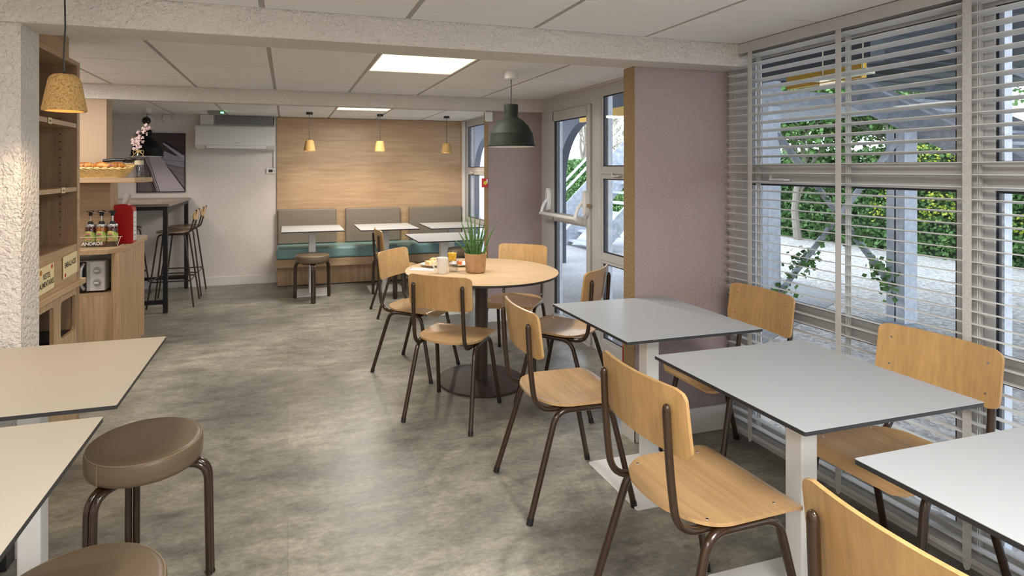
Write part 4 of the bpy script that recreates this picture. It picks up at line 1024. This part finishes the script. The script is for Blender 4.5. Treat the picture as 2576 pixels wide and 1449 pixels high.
plate('plate', .985, 3.845, .088, 'white plate of cake slices behind the mug on the round table')
plate('plate', 1.175, 3.81, .08, 'white plate with small pots between the tumbler and the plant')
for i, (x, y, rz) in enumerate(((.965, 3.83, .4), (1.01, 3.87, -.3))):
    o = MB().prism([(-.045, -.03), (.045, -.02), (.03, .04), (-.03, .035)], .007, .040 if i == 0 else .05).build('cake_slice', M['cake'], None, bevel=.006); o.location = (x, y, ZT); o.rotation_euler = (0, 0, rz)
    tag(o, ['low golden cake slice at the front of the plate behind the mug', 'taller golden cake slice at the back of the plate behind the mug'][i], 'cake', 'cake slices')
o = MB().lathe([(.017, 0), (.021, .022), (.0, .021)], n=24).build('jam_pot', M['orange_label'], None, True); o.location = (1.165, 3.80, ZT+.007); tag(o, 'small orange preserve pot on the plate beside the plant', 'pot')
o = MB().box(-.02, .02, -.012, .012, 0, .006).build('butter_pack', M['yellow_label'], None, bevel=.002); o.location = (1.135, 3.775, ZT+.009); o.rotation_euler = (0, 0, .4); tag(o, 'flat orange butter pack on the plate beside the plant', 'butter')
o = MB().box(-.085, .085, -.045, .045, 0, .0022).build('paper_napkin', M['paper'], None); o.location = (.885, 3.735, ZT); o.rotation_euler = (0, 0, -.5); tag(o, 'folded white paper napkin under the cutlery on the round table', 'napkin')
fk = thing('fork', 'steel fork lying on the white napkin', 'fork', (.892, 3.752, ZT+.0025), -.5)
MB().box(-.09, .03, -.003, .003, 0, .002).build('handle', M['chrome'], fk); q = MB().box(.03, .045, -.010, .010, .0, .002)
for k in range(4): q.box(.045, .08, -.010+.0058*k, -.0075+.0058*k, 0, .002)
q.build('tines', M['chrome'], fk)
kn = thing('knife', 'steel knife lying on the white napkin beside the fork', 'knife', (.882, 3.722, ZT+.0025), -.5)
MB().box(-.09, -.01, -.004, .004, 0, .003).build('handle', M['chrome'], kn); MB().prism([(-.01, -.004), (.07, -.006), (.09, .0), (.085, .004), (-.01, .004)], 0, .0015).build('blade', M['chrome'], kn)

# ================================================================== OUTSIDE
GZ = -.10
o = struct(MB().box(2.5, 40, -12, 40, GZ-.2, GZ).build('ground_gravel', M['gravel']))
o = struct(MB().add([(2.45, 3.2, GZ+.004), (6.5, 5.2, GZ+.004), (7.4, 12, GZ+.004), (2.45, 14, GZ+.004)], [(0,1,2,3)]).build('ground_asphalt', M['asphalt']))
struct(MB().box(2.42, 2.62, -2.2, 7.6, -.3, -.02).build('trim_5', M['galv_light']))
# arcade: dark soffit, dark arch spandrel, yellow band
s_ = MB().box(2.43, 4.2, 3.2, 16, 2.42, 2.5).box(2.43, 4.35, -3, 3.2, 2.55, 2.63).box(4.35, 9.5, .8, 6, 2.55, 2.63)
for k in range(14): s_.box(4.4, 9.4, .9+.37*k, .96+.37*k, 2.53, 2.55)
struct(s_.build('canopy_soffit', M['slate']))
struct(MB().box(2.4, 2.5, -2.1, 7.6, 2.1, 2.6).build('wall_facade', M['slate']))
def arch(yc, ra, zc, x0, x1, name):
    b = MB(); yl = yc+ra; n = 16; zt = 2.42; yr = yc-.0
    # quarter arch from springing at yl up to top at yc
    prev = None
    pts = [(yl, zc+0)]+[(yc+ra*math.cos(k*PI/2/n), zc+ra*math.sin(k*PI/2/n)) for k in range(n+1)]
    for k in range(1, len(pts)-1):
        a, c_ = pts[k], pts[k+1]
        b.add([(x0, a[0], a[1]), (x0, c_[0], c_[1]), (x0, c_[0], zt), (x0, a[0], zt), (x1, a[0], a[1]), (x1, c_[0], c_[1]), (x1, c_[0], zt), (x1, a[0], zt)],
              [(0,3,2,1),(4,5,6,7),(0,1,5,4),(1,2,6,5),(2,3,7,6),(3,0,4,7)])
    b.box(x0, x1, yl, yl+.42, GZ, zt); return b
b = arch(7.30, .95, 1.22, 4.2, 4.34, 'a')
struct(b.build('arcade_arch', M['slate']))
b = arch(11.6, .95, 1.22, 4.2, 4.34, 'a'); b.box(4.2, 4.34, 8.6, 11.6, 2.17, 2.42); 
# mirrored left half of the next bay
n = 16
for k in range(n):
    a0 = PI/2+k*PI/2/n; a1 = PI/2+(k+1)*PI/2/n; yc = 9.62; ra = .95; zc = 1.22
    p0 = (yc+ra*math.cos(a0), zc+ra*math.sin(a0)); p1 = (yc+ra*math.cos(a1), zc+ra*math.sin(a1))
    b.add([(4.2, p0[0], p0[1]), (4.2, p1[0], p1[1]), (4.2, p1[0], 2.42), (4.2, p0[0], 2.42), (4.34, p0[0], p0[1]), (4.34, p1[0], p1[1]), (4.34, p1[0], 2.42), (4.34, p0[0], 2.42)], [(0,1,2,3),(7,6,5,4),(0,4,5,1),(1,5,6,2),(2,6,7,3),(3,7,4,0)])
struct(b.build('arcade_arch', M['slate']))
struct(MB().box(4.2, 4.34, 3.18, 7.30, 2.245, 2.42).build('arcade_lintel', M['slate']))
struct(MB().box(4.19, 4.24, 3.24, 3.91, 2.125, 2.245).box(4.19, 4.24, 5.2, 7.55, 2.125, 2.245).build('arcade_band', M['yellow_paint']))
tg_ = MB().box(-.2, .2, -.04, .04, -.018, .018).box(-.15, -.145, -.003, .003, .018, .47).box(.145, .15, -.003, .003, .018, .47).build('tube_light', mat('tube_yellowish', (.8, .74, .45), .4), None); tg_.location = (3.7, 3.0, 2.08); tg_.rotation_euler = (0, 0, PI/2)
tag(tg_, 'pale yellow tube light under the dark canopy seen through the blinds', 'tube light')
# external stair: lower flight seen through the door
SX = 5.3; rise = .19; run = .20
st1 = thing('metal_staircase', 'galvanised outdoor staircase seen through the glass door, rising to the right', 'staircase', (SX, 9.0, GZ))
nst = 14
def stringer(y):
    L_ = nst
    b = MB(); x1_, z1_ = L_*run, L_*rise
    b.prism([(-.10, 0), (.16, 0), (x1_+.12, z1_-.05), (x1_+.12, z1_+.25), (x1_, z1_+.25), (-.10, .16)], y-.03, y+.03, 'y'); return b
stringer(0).build('stringer', M['galv'], st1); stringer(1.2).build('stringer', M['galv'], st1)
for k in range(nst): MB().box(.10+run*k, .36+run*k, .03, 1.17, .08+rise*k, .115+rise*k).build('tread', M['galv_light'], st1)
def rail(y, nm):
    b = MB(); x1_, z1_ = nst*run, nst*rise
    for off in (1.22, 1.03): b.tube([(-.12, y, off-.114), (x1_, y, z1_+off)], .028, 8)
    for k in (0, 4, 8, 12): b.box(run*k-.03, run*k+.03, y-.02, y+.02, rise*k+.15, rise*k+1.2)
    return b.build('handrail', M['galv_light'], st1)
rail(1.25, 'a')
bpn = MB(); x1_, z1_ = nst*run, nst*rise
bpn.prism([(-.05, .50), (.05, .36), (.35, .60), (x1_, z1_+.30), (x1_, z1_+.80), (.0, .78)], 1.20, 1.23, 'y'); bpn.build('side_sheet', M['galv'], st1)
MB().box(x1_, x1_+1.4, -.1, 1.4, z1_+.1, z1_+.22).build('landing', M['galv'], st1)
sg = MB().box(-.03, .0, -.10, .10, -.16, .16).box(0, .03, -.015, .015, -1.05, .16).build('red_sign', mat('sign_red', (.65, .10, .12), .5), None); sg.location = (5.15, 9.9, .95); tag(sg, 'red and white notice at the foot of the outdoor staircase', 'sign')
# second structure behind the blinds
def post(x, y, w, h_, lab):
    o = thing('steel_post', lab, 'post', (x, y, GZ), 0, 'steel posts of the outdoor stair')
    MB().box(-w/2, -w/2+.012, -w/2, w/2, .02, h_).box(w/2-.012, w/2, -w/2, w/2, .02, h_).box(-w/2, w/2, -.006, .006, .02, h_).box(-w/2, w/2, -w/2-.004, -w/2+.002, .02, h_).build('shaft', M['galv_light'], o)
    MB().box(-w*.9, w*.9, -w*.9, w*.9, 0, .02).build('foot_plate', M['galv'], o); return o
P1 = (5.15, 5.05); P2 = (5.85, 4.12)
post(P1[0], P1[1], .17, 2.5, 'galvanised steel post left of the ivy clad cross brace outside the blinds')
post(P2[0], P2[1], .17, 1.92, 'galvanised steel post right of the ivy clad cross brace outside the blinds')
def brace(a, b_, lab):
    o = thing('cross_brace', lab, 'brace', (0, 0, 0), 0, 'diagonal braces between the steel posts')
    MB().cyl(a, b_, .036, 4).build('bar', M['galv'], o); return o
a1 = (P1[0]+.05, P1[1]-.05, 1.85); a2 = (P2[0]-.05, P2[1]-.02, .18); b1 = (P1[0]+.05, P1[1]-.07, .02); b2 = (P2[0]-.05, P2[1]-.04, 1.77)
brace(a1, a2, 'diagonal steel brace running down to the right between the two outdoor posts'); brace(b1, b2, 'diagonal steel brace running up to the right between the two outdoor posts')
def leaf(b, c, s, rnd):
    d1 = Vector((rnd.uniform(-1, 1), rnd.uniform(-1, 1), rnd.uniform(-1, 1))).normalized(); d2 = d1.cross(Vector((rnd.uniform(-1, 1), rnd.uniform(-1, 1), rnd.uniform(-1, 1)))).normalized(); c = Vector(c)
    b.add([c-d1*s*.5, c+d2*s*.45, c+d1*s*.6, c-d2*s*.45], [(0,1,2,3)])
ri = random.Random(5)
def ivy(name, a, c, n_, rad, s, lab, keep=lambda t: True):
    b = MB(); a = Vector(a); c = Vector(c)
    for k in range(n_):
        t_ = ri.random()
        if not keep(t_): continue
        p = a.lerp(c, t_)+Vector((ri.gauss(0, rad), ri.gauss(0, rad), ri.gauss(0, rad))); leaf(b, p, ri.uniform(s*.6, s*1.3), ri)
    o = b.build(name, M['ivy']); return tag(o, lab, 'ivy', 'ivy on the outdoor braces', 'stuff')
ivy('ivy_leaves', a1, a2, 900, .055, .055, 'ivy leaves clinging to the lower half of the falling diagonal brace', lambda t: t > .38 and (math.sin(t*23) > -.35))
ivy('ivy_leaves', b1, b2, 620, .055, .055, 'ivy leaves clinging to the left part of the rising diagonal brace', lambda t: t < .6 and (math.sin(t*29+1) > -.3))
# upper flight seen through the upper window
st2 = thing('metal_staircase', 'upper outdoor stair flight seen through the top of the blinds, falling to the right', 'staircase', (6.0, 4.6, GZ))
for xo, nm in ((0, 'a'), (1.1, 'b')):
    MB().prism([(-.25, 2.32), (.2, 2.30), (-3.6, .90), (-3.6, .60)][:0]+[(.12, 2.54), (.12, 2.21), (-3.7, .08), (-3.7, .26)], xo-.03, xo+.03, 'x').build('stringer', M['galv'], st2)
for k in range(17): MB().box(.04, 1.06, -.2-.21*k, .02-.21*k, 2.25-.124*k, 2.28-.124*k).build('tread', M['galv'], st2)
MB().tube([(-.04, .12, 2.56), (-.04, -3.7, .28)], .03, 4).build('edge_rail', M['galv_light'], st2)
MB().tube([(-.04, .12, 3.2), (-.04, -3.7, 1.0)], .03, 8).tube([(-.04, -1.0, 1.85), (-.04, -1.0, 2.55)], .025, 8).tube([(-.04, -3.0, .68), (-.04, -3.0, 1.4)], .025, 8).build('handrail', M['galv_light'], st2)
MB().box(-1.1, 1.2, .16, 2.4, 2.22, 2.36).build('landing', M['galv'], st2)
# hedge and greenery
def hedge(x, y0_, y1_, h_, dpt, n_, lab, mt, grp, seed, s=.11):
    rr = random.Random(seed); t = thing('hedge', lab, 'hedge', (x, y0_, GZ), 0, grp)
    b = MB(); NY = 60; NZ = 10
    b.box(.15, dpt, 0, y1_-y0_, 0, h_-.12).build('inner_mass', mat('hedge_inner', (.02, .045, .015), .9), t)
    b = MB()
    for k in range(n_):
        yy = rr.uniform(0, y1_-y0_)
        if rr.random() < .8: p = (rr.gauss(.08, .07), yy, rr.uniform(0.0, h_+.04*math.sin(yy*3)))
        else: p = (rr.uniform(0, dpt), yy, h_-.1+rr.gauss(.08, .05))
        leaf(b, p, rr.uniform(s*.5, s*1.2), rr)
    b.build('foliage', mt, t); return t
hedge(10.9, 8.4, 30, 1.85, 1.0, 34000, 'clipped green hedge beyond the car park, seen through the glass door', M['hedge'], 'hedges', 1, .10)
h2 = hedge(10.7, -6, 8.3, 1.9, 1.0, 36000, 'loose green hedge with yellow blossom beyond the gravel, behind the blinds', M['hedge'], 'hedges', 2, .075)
ry = random.Random(9); b = MB()
for k in range(5200):
    yy = ry.uniform(7.5, 14.0); zz = ry.uniform(.55, 1.95)
    if math.sin(yy*2.1)+math.sin(yy*5.3+zz*4) < -.2: continue
    leaf(b, (ry.gauss(-.08, .06), yy, zz), ry.uniform(.025, .06), ry)
b.build('yellow_blossom', M['leaf_y'], h2)
def tree(x, y, h_, seed, lab, leaves, spread=.55, grp='trees beyond the hedge', lm=None, ls=.10):
    rt = random.Random(seed); t = thing('tree', lab, 'tree', (x, y, GZ), 0, grp); b = MB(); tips = []
    def grow(p, d_, ln, r, lev):
        q = p+d_*ln; m_ = (p+q)/2+Vector((rt.uniform(-1, 1), rt.uniform(-1, 1), 0))*ln*.06
        b.tube([p, m_, q], r, 5 if lev else 8, rs=[r, r*.85, r*.7]); tips.append(q); tips.append(m_)
        if lev >= 5: return
        for k in range(3 if lev else 5):
            nd = (d_+Vector((rt.uniform(-1, 1), rt.uniform(-1, 1), rt.uniform(-.35, .8)))*spread*1.3).normalized(); grow(q if k else m_, nd, ln*rt.uniform(.6, .85), r*.6, lev+1)
    grow(Vector((0, 0, 0)), Vector((0, 0, 1)), h_*.28, h_*.018, 0)
    b.build('trunk_and_branches', M['bark'], t, True)
    lb = MB()
    for k in range(leaves):
        p = rt.choice(tips[4:]); leaf(lb, p+Vector((rt.gauss(0, .16), rt.gauss(0, .16), rt.gauss(0, .16))), rt.uniform(ls*.5, ls*1.2), rt)
    lb.build('foliage', lm or M['hedge'], t); return t
M['leaf_pale'] = mat('leaf_pale', (.45, .47, .32), .7)
tree(13.5, 24, 7, 21, 'pale bare branched tree above the hedge, left part of the door glass', 2600, lm=M['leaf_pale'])
tree(14.5, 20.5, 7.5, 22, 'pale bare branched tree above the hedge, right part of the door glass', 2600, lm=M['leaf_pale'])
tree(16, 28, 8, 23, 'pale tree farthest back, seen through the arch', 2200, lm=M['leaf_pale'])
tree(12.6, 15.5, 6, 24, 'pale bare tree beside the stair sheet, seen through the small upper pane', 2400, lm=M['leaf_pale'])
tree(10.6, 9.6, 4.6, 25, 'leafy ivy clad tree behind the left part of the blinds', 15000, lm=M['ivy'], ls=.09)
tree(11.8, 7.6, 4.4, 26, 'green leafy tree behind the middle of the blinds', 9000, lm=M['ivy'], ls=.08)
tree(11.8, 5.0, 4.2, 27, 'green leafy tree behind the right part of the blinds', 9000, lm=M['ivy'], ls=.08)
